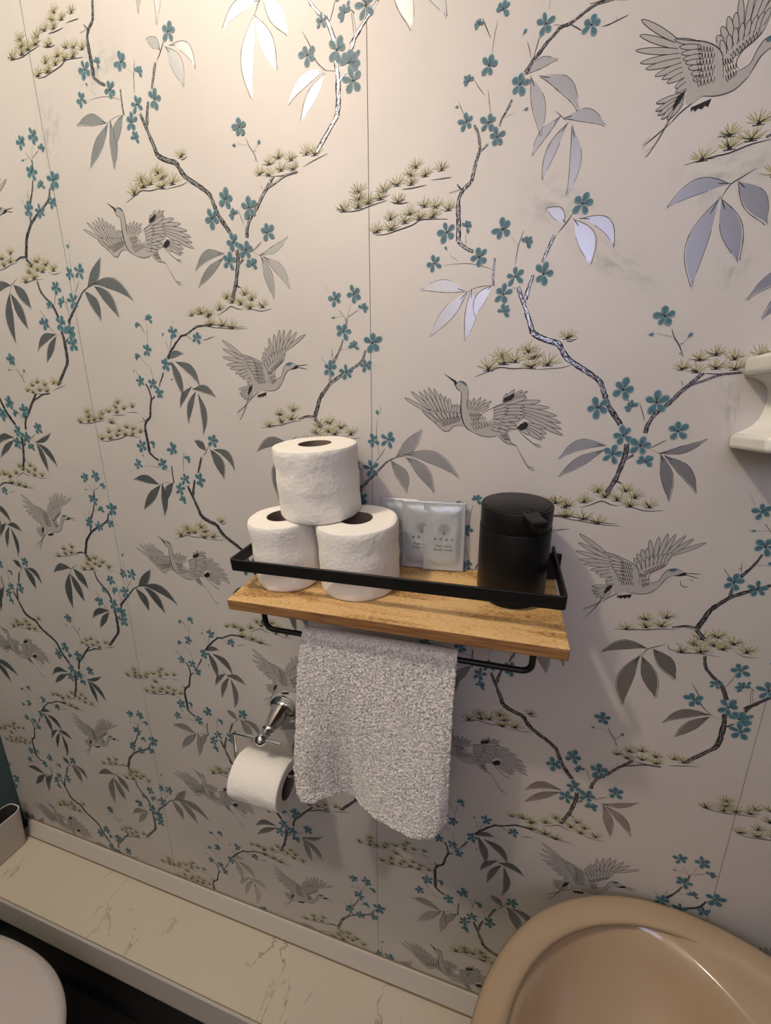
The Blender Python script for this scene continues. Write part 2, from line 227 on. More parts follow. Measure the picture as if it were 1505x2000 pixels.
# ------------------------------------------------------------------ wallpaper print: motifs measured on the wall, units 0.1 mm (x, z)
PRINT = [('blossom_branch',[['B',20,33,[12273,816],[12121,811],[12044,809],[11953,783],[11877,745],[11785,704],[11704,694],[11643,644],[11572,587],[11502,515],[11438,455],[11379,371]],['S',8,[11785,704],[11854,660],[11920,614]],['S',8,[11635,730],[11753,697]],['S',4,[12090,612],[12176,617],[12236,630],[12332,653]],['S',4,[12236,630],[12223,670]],['S',6,[11452,497],[11472,565],[11492,633],[11506,666]],['S',6,[11427,487],[11402,580],[11375,647]],['S',4,[11572,870],[11578,952]],['F',[11549,756],96,'f',0],['F',[11999,649],99,'f',0],['F',[11331,719],60,'b',40],['F',[11329,283],116,'f',20],['F',[11392,41],57,'b',80]]),
('blossom_branch',[['F',[11104,977],83,'h',10],['F',[10859,903],59,'h',-40],['F',[10989,517],107,'f',0],['F',[10771,423],69,'h',-50],['F',[10627,205],46,'b',90],['F',[10760,43],96,'f',0],['F',[11010,-9],101,'f',0],['F',[11113,-163],98,'f',0],['S',5,[11056,902],[11043,833],[11023,720],[11013,573]],['S',10,[10892,953],[10933,872],[10994,752]],['S',5,[10989,303],[11008,190],[11032,43]],['S',4,[10980,195],[11009,174]],['S',7,[10828,427],[10888,338],[10958,254]],['S',5,[10664,254],[10706,166],[10744,95]],['B',24,14,[11257,159],[11201,60],[11158,5],[11135,-63]],['S',7,[11168,3],[11276,31]],['B',21,47,[10855,-6],[10901,-95],[10927,-214],[10920,-279],[10887,-374],[10863,-489],[10841,-557],[10750,-627],[10704,-726],[10705,-869],[10715,-996],[10717,-1161]],['B',35,27,[10717,-1161],[10807,-1244],[10902,-1292]],['B',18,18,[11013,-212],[10939,-265]],['S',15,[10746,-627],[10708,-595],[10677,-556]],['S',11,[10729,-616],[10588,-636]]]),
('pine_sprig',[['N',[10174,-307],96],['N',[10488,-381],94],['N',[10112,-385],97],['N',[10292,-412],96],['N',[9935,-458],99],['N',[10113,-474],98],['N',[9422,-458],104],['N',[9763,-497],101],['N',[9420,-542],104],['N',[9722,-574],102],['N',[9951,-642],101],['N',[9217,-638],107],['N',[9418,-627],105],['N',[9558,-598],104],['S',10,[10005,-513],[10135,-519],[10305,-511]],['S',11,[9216,-657],[9417,-664],[9568,-637],[9807,-604]],['S',8,[10366,-470],[10532,-474],[10603,-476]],['S',10,[9874,-641],[9984,-665],[10093,-661]]]),
('pine_sprig',[['N',[10288,-733],98],['N',[10426,-760],97],['N',[10584,-808],96],['N',[10106,-791],100],['N',[9851,-815],103],['N',[10041,-876],102],['N',[10226,-853],100],['N',[10397,-856],98],['N',[9668,-935],105],['N',[9862,-929],104],['S',13,[9645,-969],[9783,-977],[9919,-955],[10140,-916],[10237,-873],[10398,-884],[10577,-906]]]),
('leaf_spray',[['L',[11385,362],[11696,432],91,-0.12],['L',[11440,321],[11594,-221],127,-0.05],['L',[11537,310],[11949,-61],126,-0.15]]),
('leaf_spray',[['S',7,[11718,-26],[11779,-83],[11835,-139]],['L',[11816,-112],[12230,-243],111,-0.14],['L',[11771,-89],[11507,-398],88,0.1],['L',[11855,-165],[11646,-655],98,0.08],['L',[11901,-204],[11918,-834],107,-0.1]]),
('blossom_branch',[['F',[10572,-1046],123,'f',0],['F',[10811,-1017],77,'h',30],['F',[10420,-1375],101,'f',0],['F',[10579,-1240],61,'b',-30],['F',[10982,-1365],121,'f',0],['F',[11237,-1097],122,'f',0],['F',[11518,-1264],77,'h',30],['F',[11413,-1615],113,'f',0],['F',[11291,-1798],122,'f',0],['F',[11304,-1998],92,'h',20],['F',[11736,-1616],131,'f',0],['F',[12084,-945],125,'f',0],['S',6,[10533,-1409],[10720,-1408],[10887,-1425],[11086,-1487],[11145,-1525]],['B',18,22,[11164,-1391],[11160,-1509],[11159,-1628],[11166,-1689]],['B',34,43,[11461,-1730],[11491,-1822],[11546,-1932]],['B',46,30,[11548,-1887],[11579,-1755],[11618,-1624]],['B',24,34,[11710,-1491],[11759,-1368],[11819,-1222]],['S',10,[11858,-1202],[11926,-1125],[11994,-1026]],['S',6,[11404,-1489],[11413,-1403],[11428,-1290],[11453,-1207],[11477,-1126]],['S',6,[11428,-1290],[11335,-1179]],['S',4,[10614,-1296],[10718,-1378]],['S',4,[10806,-1088],[10812,-1236]],['S',8,[11463,-1760],[11398,-1732]]]),
('leaf_spray',[['S',5,[11195,-1692],[10999,-1690],[10835,-1740]],['L',[10817,-1728],[10259,-1657],136,0.1],['L',[10843,-1746],[10387,-2219],149,0.02],['L',[10901,-1720],[10855,-2304],129,-0.05],['L',[11147,-1695],[10963,-2026],126,0.12]]),
('leaf_spray',[['L',[12009,-1095],[12222,-1576],174,-0.1],['L',[12080,-1096],[12446,-1421],114,-0.22],['L',[11916,-1109],[11708,-947],112,0.1]]),
('blossom_branch',[['B',35,55,[11509,-1871],[11568,-1999],[11643,-2195],[11668,-2264]],['B',55,46,[11668,-2264],[11802,-2340],[11962,-2397],[12017,-2468],[12095,-2578],[12258,-2692],[12380,-2775],[12482,-2857],[12545,-2996],[12596,-3116],[12676,-3238],[12765,-3364]],['B',51,46,[12859,-3594],[12864,-3709],[12836,-3857],[12791,-4030],[12717,-4213]],['B',24,16,[12882,-3771],[12954,-3724]],['S',16,[12756,-4053],[12814,-4062],[12871,-4085]],['B',38,35,[13042,-3460],[13055,-3359],[13125,-3221],[13233,-3125],[13318,-3012],[13405,-2920],[13517,-2794]],['B',21,13,[13405,-2920],[13531,-2877],[13683,-2818],[13791,-2804],[13884,-2798]],['S',8,[13096,-3653],[13211,-3579],[13276,-3538]],['S',8,[13133,-3662],[13238,-3705]],['S',6,[13014,-3319],[12971,-3200],[12931,-3101]],['S',13,[12779,-3040],[12864,-3140]],['S',14,[13346,-2919],[13322,-2871]],['S',9,[13146,-2308],[13184,-2399],[13248,-2493],[13300,-2613]],['S',5,[13001,-2344],[13158,-2389]],['S',9,[13262,-2475],[13312,-2424]],['S',16,[13245,-2474],[13277,-2467]],['S',16,[13252,-2574],[13285,-2570]],['F',[13059,-2170],117,'f',0],['F',[12925,-2352],56,'b',90],['F',[13317,-2403],65,'b',40],['F',[12741,-2951],135,'f',0],['F',[12488,-3155],137,'f',0],['F',[12857,-3150],79,'h',-60],['F',[13108,-3104],133,'f',0],['F',[13374,-3438],122,'f',0],['F',[12809,-3492],117,'f',0],['F',[13009,-3613],131,'f',0],['F',[12716,-3722],120,'f',0],['F',[13090,-3808],105,'h',0]]),
('pine_sprig',[['N',[11628,-2475],125],['N',[11314,-2533],129],['N',[11482,-2581],127],['N',[11690,-2550],125],['N',[11683,-2654],126],['N',[11872,-2637],124],['N',[11162,-2667],132],['N',[11352,-2600],129],['S',12,[10994,-2754],[11172,-2692],[11305,-2647],[11456,-2670],[11603,-2667],[11742,-2691]],['S',8,[11742,-2691],[11877,-2685],[12032,-2680],[12152,-2648]]]),
('pine_sprig',[['N',[12068,-2340],110],['S',14,[12056,-2374],[12110,-2380],[12182,-2351]]]),
('leaf_spray',[['L',[12627,-3619],[12109,-3785],124,0.18],['L',[12614,-3671],[12125,-4016],112,0.04]]),
('leaf_spray',[['L',[13228,-3701],[13686,-3530],80,0.08],['L',[13240,-3721],[13402,-4282],118,-0.04],['L',[13286,-3731],[13678,-4166],118,-0.1]]),
('pine_sprig',[['N',[13311,-2741],102],['N',[13457,-2774],101],['N',[13469,-2647],100],['N',[13614,-2600],98],['N',[13638,-2744],99],['N',[13796,-2652],97],['N',[13815,-2760],97],['S',10,[13517,-2794],[13681,-2809],[13884,-2798]]]),
('pine_sprig',[['N',[14019,-7992],107],['N',[14137,-8016],106],['S',12,[13966,-8126],[14126,-8079],[14323,-8035]]]),
('pine_sprig',[['N',[12608,-4203],109],['N',[12924,-4177],106],['N',[12703,-4265],108],['N',[12844,-4302],107],['N',[13039,-4258],105],['N',[12996,-4371],106],['N',[13213,-4369],105],['S',13,[12422,-4428],[12557,-4374],[12671,-4322],[12773,-4361],[12873,-4378]],['S',10,[12864,-4312],[13047,-4390],[13202,-4424],[13365,-4403]]]),
('pine_sprig',[['N',[12464,-4345],111],['N',[12247,-4427],114],['N',[12127,-4376],114]]),
('pine_sprig',[['N',[12270,-4553],114],['N',[12478,-4574],113],['N',[12665,-4619],111],['S',11,[12144,-4550],[12294,-4587],[12482,-4609],[12727,-4637],[12919,-4639]],['S',7,[12132,-4765],[12225,-4739],[12318,-4722]]]),
('pine_sprig',[['N',[6652,-1709],94],['N',[6782,-1694],93],['N',[6967,-1719],92],['N',[6980,-1857],93],['S',11,[7582,-1927],[7402,-1927],[7163,-1883],[6916,-1860],[6661,-1861]]]),
('blossom_branch',[['F',[9057,-1674],107,'f',0],['F',[9334,-1633],114,'f',0],['F',[9465,-1823],77,'h',30],['F',[8996,-1907],52,'b',90],['F',[9170,-2094],119,'f',0],['F',[9317,-2301],81,'h',-10],['F',[9593,-2260],144,'f',0],['F',[9489,-2555],100,'f',0],['F',[8942,-2580],119,'f',0],['F',[9192,-2635],103,'f',0],['B',19,24,[9218,-1933],[9209,-2063]],['B',19,35,[9159,-2193],[9097,-2346],[8999,-2501]],['B',30,35,[8945,-2638],[8934,-2779]],['B',24,58,[9493,-2354],[9427,-2496],[9297,-2582],[9111,-2679],[8948,-2779],[8834,-2895],[8761,-2990],[8712,-3136],[8663,-3260]],['B',48,32,[8663,-3272],[8761,-3390]],['B',16,14,[8664,-3247],[8537,-3234],[8390,-3284]],['S',16,[9213,-1944],[9115,-1818]],['S',9,[9226,-1934],[9288,-1756]],['S',14,[9239,-1913],[9391,-1838]],['S',7,[9009,-1908],[9163,-1897]],['S',12,[8999,-2501],[8980,-2318]],['S',10,[8955,-2396],[8998,-2387]],['S',15,[8892,-2520],[8816,-2413]],['S',6,[9123,-2336],[9278,-2310]],['S',7,[9692,-2233],[9758,-2151]],['S',6,[9602,-2548],[9739,-2587]],['S',5,[8976,-1597],[8912,-1471]],['S',21,[8754,-2954],[8803,-2967]]]),
('blossom_branch',[['F',[9666,-3229],84,'b',-20],['F',[9590,-3590],101,'f',0],['F',[9810,-3576],129,'f',0],['F',[9558,-4003],135,'f',0],['F',[9387,-4465],114,'f',0],['F',[9329,-3972],74,'b',20],['S',15,[9710,-3112],[9684,-3217]],['S',7,[9658,-3288],[9638,-3480],[9654,-3651],[9679,-3804]],['S',10,[9771,-3698],[9705,-3798],[9585,-3939]],['B',43,13,[9363,-4321],[9501,-4184],[9664,-4025],[9796,-3895],[9925,-3830]],['S',11,[9396,-4008],[9433,-4213]],['S',24,[9375,-3996],[9417,-4038]]]),
('leaf_spray',[['L',[9925,-3830],[10299,-3425],166,0.05],['L',[10051,-3796],[10835,-4102],164,-0.15],['L',[9860,-3881],[10107,-4342],167,-0.1],['L',[10077,-3827],[10490,-4323],164,-0.1]]),
('pine_sprig',[['N',[13385,-5898],111],['N',[13611,-5839],108],['N',[13175,-6071],114],['N',[13400,-6010],111],['N',[13571,-5965],109],['S',12,[13023,-6096],[13266,-6064],[13406,-6052],[13577,-6007],[13740,-5993]],['S',11,[13738,-5981],[13818,-5936],[13944,-5960]]]),
('pine_sprig',[['N',[14047,-6078],115],['N',[14205,-6027],113],['N',[13988,-6176],116],['N',[14190,-6153],114],['N',[14389,-6093],112],['N',[13845,-6303],118],['N',[14058,-6264],116],['N',[14287,-6185],113],['N',[14540,-6188],111],['S',9,[13776,-6295],[13894,-6307],[14063,-6293],[14270,-6300]],['S',8,[14417,-6199],[14534,-6251],[14691,-6239]]]),
('leaf_spray',[['S',11,[13661,-6221],[13557,-6278],[13464,-6333],[13399,-6450]],['L',[13453,-6327],[12925,-6476],136,0.16],['L',[13389,-6452],[13284,-7261],184,0.1],['L',[13411,-6461],[13650,-7054],174,-0.02],['L',[13533,-6321],[13844,-6725],180,-0.05]]),
('blossom_branch',[['B',30,44,[14114,-6317],[14149,-6475],[14256,-6608],[14367,-6714],[14453,-6917]],['B',44,60,[14470,-7126],[14486,-7298],[14485,-7518],[14461,-7665]],['B',55,38,[14461,-7665],[14328,-7816],[14164,-7997]],['B',27,18,[14500,-7327],[14595,-7251]],['S',9,[14333,-7186],[14456,-7213]],['S',11,[14039,-6745],[14131,-6897],[14207,-7068],[14333,-7186]],['S',6,[14399,-6733],[14443,-6646],[14478,-6550]],['B',25,35,[14898,-6777],[14744,-6916],[14675,-7042]],['S',13,[14707,-6911],[14679,-6711]],['F',[14524,-6452],117,'f',0],['F',[14291,-6704],83,'f',0],['F',[14594,-6691],89,'h',-60],['F',[14096,-6985],126,'f',0],['F',[14485,-7016],131,'f',0],['F',[14633,-7166],144,'h',0],['F',[14685,-7355],137,'f',0]]),
('leaf_spray',[['L',[14303,-7180],[13797,-7421],126,0.14],['L',[14309,-7219],[13972,-7633],126,0.04]]),
('crane',[['P','g',[10310,-3173],[10385,-3115],[10513,-3124],[10692,-3155],[10824,-3192],[10843,-3299],[10884,-3393],[10817,-3371],[10744,-3386],[10680,-3447],[10627,-3452],[10574,-3423],[10489,-3342],[10388,-3254]],['E',[10417,-3203],[10053,-2998],39],['E',[10431,-3174],[10145,-2916],39],['E',[10469,-3181],[10259,-2922],38],['E',[10507,-3182],[10324,-2903],38],['E',[10552,-3189],[10384,-2872],38],['E',[10597,-3197],[10459,-2888],38],['E',[10634,-3197],[10545,-2951],38],['E',[10664,-3205],[10612,-2990],38],['E',[10693,-3198],[10672,-3019],38],['E',[10723,-3219],[10733,-3098],38],['E',[10760,-3220],[10770,-3092],38],['E',[10797,-3234],[10806,-3106],38],['E',[10953,-3157],[10933,-3038],34],['E',[10968,-3172],[11003,-3018],34],['E',[10982,-3179],[11087,-3013],34],['E',[11011,-3183],[11151,-3042],34],['E',[11025,-3189],[11222,-3063],34],['E',[11047,-3198],[11198,-3125],34],['E',[10519,-3335],[10310,-3173],39],['E',[10548,-3298],[10401,-3159],38],['E',[10592,-3291],[10499,-3174],38],['E',[10637,-3284],[10574,-3182],38],['E',[10681,-3284],[10641,-3190],38],['E',[10725,-3277],[10700,-3191],38],['E',[10770,-3277],[10752,-3198],38],['E',[10820,-3270],[10810,-3199],38],['P','g',[10753,-2846],[10780,-2809],[10823,-2802],[10873,-2822],[10903,-2864],[10916,-2920],[10917,-3003],[10910,-3101],[10932,-3171],[11011,-3193],[11069,-3215],[11127,-3243],[11268,-3258],[11436,-3301],[11575,-3343],[11567,-3412],[11474,-3448],[11448,-3469],[11479,-3525],[11505,-3596],[11471,-3611],[11399,-3569],[11325,-3498],[11284,-3516],[11185,-3521],[11084,-3497],[10981,-3443],[10906,-3393],[10851,-3313],[10828,-3199],[10826,-3057],[10821,-2945],[10784,-2910],[10754,-2874]],['P','g',[11235,-3160],[11368,-3093],[11501,-3054],[11645,-3030],[11714,-3071],[11653,-3138],[11664,-3274],[11575,-3343],[11567,-3412],[11448,-3469],[11292,-3427],[11245,-3342],[11265,-3258]],['E',[11374,-3079],[11414,-2969],35],['E',[11381,-3077],[11504,-2922],35],['E',[11407,-3066],[11598,-2933],35],['E',[11434,-3060],[11665,-2950],35],['E',[11421,-3067],[11643,-3003],35],['E',[11557,-3096],[11825,-3073],46],['E',[11586,-3130],[11935,-3154],46],['E',[11615,-3158],[12034,-3256],46],['E',[11631,-3192],[12090,-3343],46],['E',[11647,-3226],[12101,-3418],46],['E',[11656,-3260],[12124,-3495],46],['E',[11396,-3100],[11658,-3023],46],['E',[11629,-3343],[11919,-3411],44],['E',[11644,-3364],[11932,-3480],44],['E',[11632,-3377],[11917,-3535],44],['E',[11605,-3384],[11879,-3557],44],['E',[11593,-3398],[11728,-3488],44],['E',[11418,-3135],[11640,-3131],38],['E',[11421,-3173],[11650,-3176],38],['E',[11417,-3211],[11660,-3219],38],['E',[11419,-3245],[11650,-3267],39],['E',[11256,-3163],[11431,-3114],39],['E',[11258,-3200],[11434,-3160],39],['E',[11260,-3237],[11430,-3204],39],['E',[11262,-3272],[11426,-3245],39],['E',[11380,-3273],[11556,-3260],39],['E',[11368,-3312],[11532,-3312],39],['E',[11450,-3301],[11599,-3301],39],['E',[11371,-3354],[11550,-3364],39],['E',[11470,-3392],[11580,-3405],39],['E',[11331,-3371],[11479,-3427],39],['E',[11320,-3427],[11454,-3466],39],['E',[11247,-3371],[11360,-3399],39],['E',[11249,-3406],[11349,-3441],40],['E',[11272,-3314],[11370,-3329],39],['P','k',[11566,-3405],[11603,-3357],[11668,-3329],[11704,-3357],[11694,-3398],[11662,-3426],[11609,-3440]],['P','k',[11370,-3077],[11380,-3025],[11430,-3006],[11494,-2966],[11510,-3000],[11473,-3047],[11407,-3066]],['P','w',[11074,-3314],[11086,-3257],[11153,-3194],[11241,-3154],[11262,-3202],[11249,-3286],[11188,-3328],[11104,-3342]],['Q',3,9,[10518,-3298],[10826,-3234],[10837,-3313],[10595,-3386]],['Q',4,6,[10940,-3200],[11097,-3208],[11247,-3371],[10995,-3443]],['Q',2,4,[11352,-3484],[11455,-3469],[11496,-3568],[11412,-3555]],['S',11,[11498,-3596],[11541,-3621],[11584,-3645]],['S',8,[11584,-3645],[11632,-3737],[11687,-3829],[11733,-3900],[11785,-3950],[11836,-3951]],['S',6,[11740,-3904],[11782,-3913],[11827,-3931]],['S',8,[11553,-3405],[11640,-3489],[11741,-3572],[11791,-3607],[11834,-3641],[11883,-3650]],['S',5,[11791,-3607],[11838,-3617],[11879,-3628]],['P','k',[10751,-2794],[10766,-2816],[10742,-2860],[10726,-2811],[10591,-2697]],['S',10,[10746,-2846],[10769,-2895],[10816,-2924]],['P','t',[10801,-2806],[10837,-2802],[10873,-2822],[10903,-2864],[10882,-2864],[10853,-2835]],['S',13,[10803,-2851],[10816,-2856]],['S',14,[10831,-2934],[10830,-3043],[10832,-3156],[10850,-3270],[10882,-3357],[10936,-3421],[10988,-3454]],['S',3,[10903,-2864],[10916,-2920],[10917,-3003],[10910,-3101],[10932,-3169],[11011,-3193]],['S',4,[10981,-3450],[11084,-3497],[11185,-3521],[11284,-3516],[11325,-3495]],['S',4,[11325,-3498],[11399,-3569],[11471,-3611],[11505,-3603],[11455,-3469]],['S',4,[10310,-3173],[10388,-3254],[10489,-3342],[10574,-3423],[10627,-3452],[10680,-3447],[10744,-3386],[10817,-3371],[10884,-3393]],['S',4,[11074,-3314],[11086,-3257],[11153,-3194],[11241,-3149],[11368,-3093],[11501,-3054]],['S',4,[10753,-2846],[10780,-2809],[10823,-2802],[10873,-2822],[10903,-2864]]]),
('crane',[['E',[12786,-5016],[12456,-4780],47],['E',[12832,-5082],[12458,-4904],47],['E',[12852,-5119],[12439,-5023],47],['E',[12862,-5150],[12493,-5136],47],['E',[12877,-5188],[12551,-5196],47],['E',[12903,-5224],[12643,-5272],47],['E',[12929,-5260],[12709,-5311],47],['E',[12956,-5297],[12759,-5352],47],['E',[12982,-5333],[12837,-5409],47],['E',[12997,-5371],[12848,-5448],47],['P','g',[12768,-5001],[12891,-5038],[13025,-5076],[13116,-5124],[13188,-5187],[13222,-5286],[13246,-5387],[13178,-5513],[13050,-5530],[12945,-5476],[12935,-5398],[12890,-5297],[12853,-5171],[12810,-5084]],['E',[12994,-5085],[12774,-5008],37],['E',[13009,-5116],[12826,-5076],37],['E',[13024,-5153],[12849,-5135],37],['E',[13034,-5190],[12871,-5185],37],['E',[13045,-5234],[12897,-5218],37],['E',[13051,-5279],[12930,-5267],38],['E',[13057,-5331],[12963,-5315],38],['E',[13058,-5376],[12986,-5365],38],['E',[13538,-4974],[13875,-4783],42],['E',[13518,-4970],[13739,-4744],42],['E',[13480,-4986],[13651,-4707],42],['E',[13442,-5002],[13542,-4700],42],['E',[13403,-5019],[13463,-4698],43],['E',[13365,-5035],[13370,-4748],43],['E',[13326,-5052],[13278,-4795],43],['E',[13288,-5081],[13260,-4908],43],['E',[13259,-5096],[13203,-4926],43],['E',[13232,-5124],[13162,-4992],44],['E',[13203,-5140],[13134,-5058],44],['P','g',[13126,-5116],[13187,-5104],[13333,-5032],[13554,-4942],[13544,-5011],[13499,-5115],[13405,-5176],[13313,-5262],[13250,-5334],[13189,-5199]],['P','g',[12945,-5476],[13084,-5459],[13239,-5335],[13329,-5377],[13381,-5370],[13448,-5336],[13478,-5256],[13510,-5196],[13546,-5163],[13615,-5150],[13667,-5166],[13706,-5193],[13705,-5218],[13669,-5241],[13579,-5251],[13525,-5295],[13484,-5371],[13434,-5454],[13369,-5515],[13288,-5541],[13192,-5544],[13093,-5524],[12981,-5592],[12947,-5543]],['E',[13224,-5221],[13176,-5098],39],['E',[13262,-5191],[13230,-5068],39],['E',[13300,-5162],[13276,-5025],39],['E',[13338,-5139],[13329,-5001],39],['E',[13376,-5116],[13384,-4989],38],['E',[13415,-5099],[13437,-4972],38],['E',[13453,-5082],[13485,-4955],38],['E',[13490,-5054],[13533,-4938],38],['Q',6,5,[12983,-5086],[13128,-5135],[13176,-5421],[13017,-5441]],['Q',2,9,[13265,-5217],[13491,-5066],[13490,-5129],[13284,-5279]],['Q',3,4,[13205,-5236],[13301,-5251],[13364,-5398],[13276,-5448]],['E',[12934,-5478],[12686,-5508],41],['E',[12925,-5492],[12691,-5575],41],['E',[12921,-5506],[12715,-5616],41],['E',[12918,-5526],[12754,-5656],41],['E',[12920,-5546],[12807,-5672],41],['P','k',[12941,-5443],[12869,-5486],[12840,-5570],[12849,-5602],[12916,-5513]],['P','k',[13004,-5602],[13173,-5560],[13154,-5625],[13125,-5606],[13101,-5636],[13072,-5618],[13042,-5646],[13028,-5619],[13007,-5640]],['S',4,[12941,-5443],[12851,-5622]],['S',4,[12943,-5503],[12892,-5590]],['S',10,[13011,-5568],[12929,-5619],[12839,-5706]],['S',9,[12839,-5706],[12724,-5791],[12616,-5862]],['S',9,[12869,-5580],[12815,-5695],[12751,-5828],[12657,-5975]],['S',6,[12667,-5799],[12606,-5856]],['S',6,[12654,-5835],[12608,-5898]],['S',6,[12711,-5883],[12640,-5925]],['S',6,[12693,-5927],[12637,-5971]],['S',9,[13702,-5196],[13781,-5197],[13888,-5191]],['S',9,[13700,-5216],[13787,-5233],[13884,-5256]],['P','k',[13706,-5190],[13742,-5197],[13731,-5227],[13670,-5247],[13579,-5251],[13638,-5235]],['P','t',[13538,-5176],[13571,-5158],[13620,-5152],[13632,-5166],[13596,-5192],[13556,-5197]],['S',12,[13629,-5201],[13639,-5200]],['S',7,[13589,-5246],[13525,-5295],[13493,-5357],[13457,-5432]],['S',3,[13457,-5432],[13434,-5457],[13369,-5515],[13288,-5541],[13192,-5544],[13093,-5524]],['S',3,[13330,-5383],[13381,-5370],[13448,-5336],[13478,-5256],[13510,-5196],[13546,-5163],[13615,-5150],[13667,-5166],[13706,-5193]],['S',3,[12779,-5004],[12891,-5038],[13025,-5076],[13127,-5129],[13195,-5199],[13224,-5298],[13244,-5413]],['S',3,[13536,-5024],[13499,-5115],[13435,-5172],[13370,-5218],[13336,-5273],[13338,-5330],[13369,-5365]]])]
VA, VB = Vector((5300.0, -2684.41)), Vector((0.0, -5368.82))

def smooth_line(pts, n=3):
    P = [Vector(p) for p in pts]
    if len(P) < 3: return P
    Q = [P[0] * 2 - P[1]] + P + [P[-1] * 2 - P[-2]]; out = []
    for i in range(1, len(Q) - 2):
        for k in range(n):
            t = k / n; a, b, c, d = Q[i - 1], Q[i], Q[i + 1], Q[i + 2]
            out.append(0.5 * ((2 * b) + (c - a) * t + (2 * a - 5 * b + 4 * c - d) * t * t + (3 * b - a - 3 * c + d) * t * t * t))
    return out + [P[-1]]
class Printer:
    def __init__(s, rng): s.mb = MB(); s.layer = 0; s.rng = rng
    def up(s): s.layer += 1
    def y(s): return -0.00074 - s.layer * 1.5e-6
    def poly(s, pts, mi):
        s.up(); y = s.y(); s.mb.add([(p[0] * 1e-4, y, p[1] * 1e-4) for p in pts], [tuple(range(len(pts)))], mi)
    def ribbon(s, P, ws, mi):
        s.up(); y = s.y(); vv = []
        for i, p in enumerate(P):
            t = P[min(i + 1, len(P) - 1)] - P[max(i - 1, 0)]
            if t.length < 1e-9: t = Vector((1, 0))
            t.normalize(); nn = Vector((-t.y, t.x)); w = ws[i] / 2
            vv += [(p + nn * w), (p - nn * w)]
        s.mb.add([(v[0] * 1e-4, y, v[1] * 1e-4) for v in vv], [(2 * i, 2 * i + 1, 2 * i + 3, 2 * i + 2) for i in range(len(P) - 1)], mi)
    def stroke(s, pts, w, mi=INK, taper=0.35, n=3):
        P = smooth_line(pts, n); k = len(P) - 1
        ws = [w * (1 - (1 - taper) * abs(2 * i / max(k, 1) - 1) ** 2) for i in range(k + 1)]
        s.ribbon(P, ws, mi)
    def branch(s, w0, w1, pts):
        P = smooth_line(pts, 4); k = len(P) - 1; rg = s.rng
        ws = [(w0 + (w1 - w0) * i / k) * rg.uniform(0.85, 1.15) for i in range(k + 1)]
        s.ribbon(P, ws, SIL)
        for sd in (1, -1):
            E_ = []
            for i, p in enumerate(P):
                t = P[min(i + 1, k)] - P[max(i - 1, 0)]; t.normalize(); E_.append(p + Vector((-t.y, t.x)) * ws[i] * 0.46 * sd)
            s.ribbon(E_, [max(5.0, 0.22 * ws[i]) * rg.uniform(0.5, 1.6) for i in range(k + 1)], INK)
        for i in range(k):                                  # bark flecks
            for _ in range(4):
                t = P[i + 1] - P[i]; ln = t.length; t.normalize(); nn = Vector((-t.y, t.x))
                c = P[i].lerp(P[i + 1], rg.random()) + nn * ws[i] * rg.uniform(-0.35, 0.35)
                d = t * ws[i] * rg.uniform(0.2, 0.5) + nn * ws[i] * rg.uniform(-0.2, 0.2)
                s.ribbon([c - d, c + d], [3.0 + 0.05 * ws[i]] * 2, INK)
    def petal(s, c, ang, r0, ln, w, mi):
        d = Vector((math.sin(ang), math.cos(ang))); nn = Vector((d.y, -d.x)); pts = []
        for t, ww in ((0, 0.12), (0.25, 0.62), (0.55, 0.98), (0.82, 0.85), (1.0, 0.30)): pts.append(c + d * (r0 + ln * t) + nn * w * 0.5 * ww)
        for t, ww in ((1.0, 0.30), (0.82, 0.85), (0.55, 0.98), (0.25, 0.62), (0, 0.12)): pts.append(c + d * (r0 + ln * t) - nn * w * 0.5 * ww)
        s.poly(pts, mi)
    def blossom(s, c, Rr, k, rot):
        rg = s.rng; c = Vector(c); rot = R(rot)
        if k == 'b': angs = [rot, rot + R(rg.uniform(35, 60))] if Rr > 110 else [rot]; base = 0.0
        elif k == 'h': angs = [rot + R(a + rg.uniform(-10, 10)) for a in (-85, -38, 8, 55, 120)]; base = 0.08
        else: o = rg.uniform(-25, 25); angs = [rot + R(o + a + rg.uniform(-12, 12)) for a in (0, 68, 142, 214, 290)]; base = 0.10
        for a in angs:
            ln = Rr * rg.uniform(0.72, 1.0); w = Rr * rg.uniform(0.44, 0.60)
            s.petal(c, a, base * Rr, ln, w * 1.12, TEP); s.petal(c, a + rg.uniform(-.1, .1), base * Rr + ln * 0.10, ln * 0.80, w * 0.80, TEA)
        if k != 'b':
            for _ in range(8):
                a = rot + R(rg.uniform(-80, 110)); d = Vector((math.sin(a), math.cos(a))); l = Rr * rg.uniform(0.3, 0.6)
                s.stroke([c - d * Rr * 0.12, c + d * l], max(6.0, Rr * 0.06))
            s.poly([c + Vector((math.sin(q), math.cos(q))) * Rr * 0.10 for q in [i * 1.0472 for i in range(6)]], INK)
        else:
            s.stroke([c - Vector((math.sin(rot), math.cos(rot))) * Rr * 0.3, c + Vector((math.sin(rot), math.cos(rot))) * Rr * 0.15], max(5.0, Rr * 0.12))
    def tuft(s, c, Rr):
        rg = s.rng; c = Vector(c); Rr *= 1.2
        for i in range(9):
            a = R(-84 + 21 * i + rg.uniform(-8, 8)); d = Vector((math.sin(a), math.cos(a) * 0.82)); l = Rr * rg.uniform(0.75, 1.1)
            s.ribbon([c + d * l * 0.1, c + d * l * 0.6 + Vector((0, l * 0.04)), c + d * l + Vector((0, l * 0.13))], [Rr * 0.09, Rr * 0.11, Rr * 0.05], OLV)
        for i in range(4):
            a = R(rg.uniform(-95, 95)); d = Vector((math.sin(a), math.cos(a) * 0.8)); s.ribbon([c, c + d * Rr * rg.uniform(0.35, 0.85)], [Rr * 0.09, Rr * 0.03], INK)
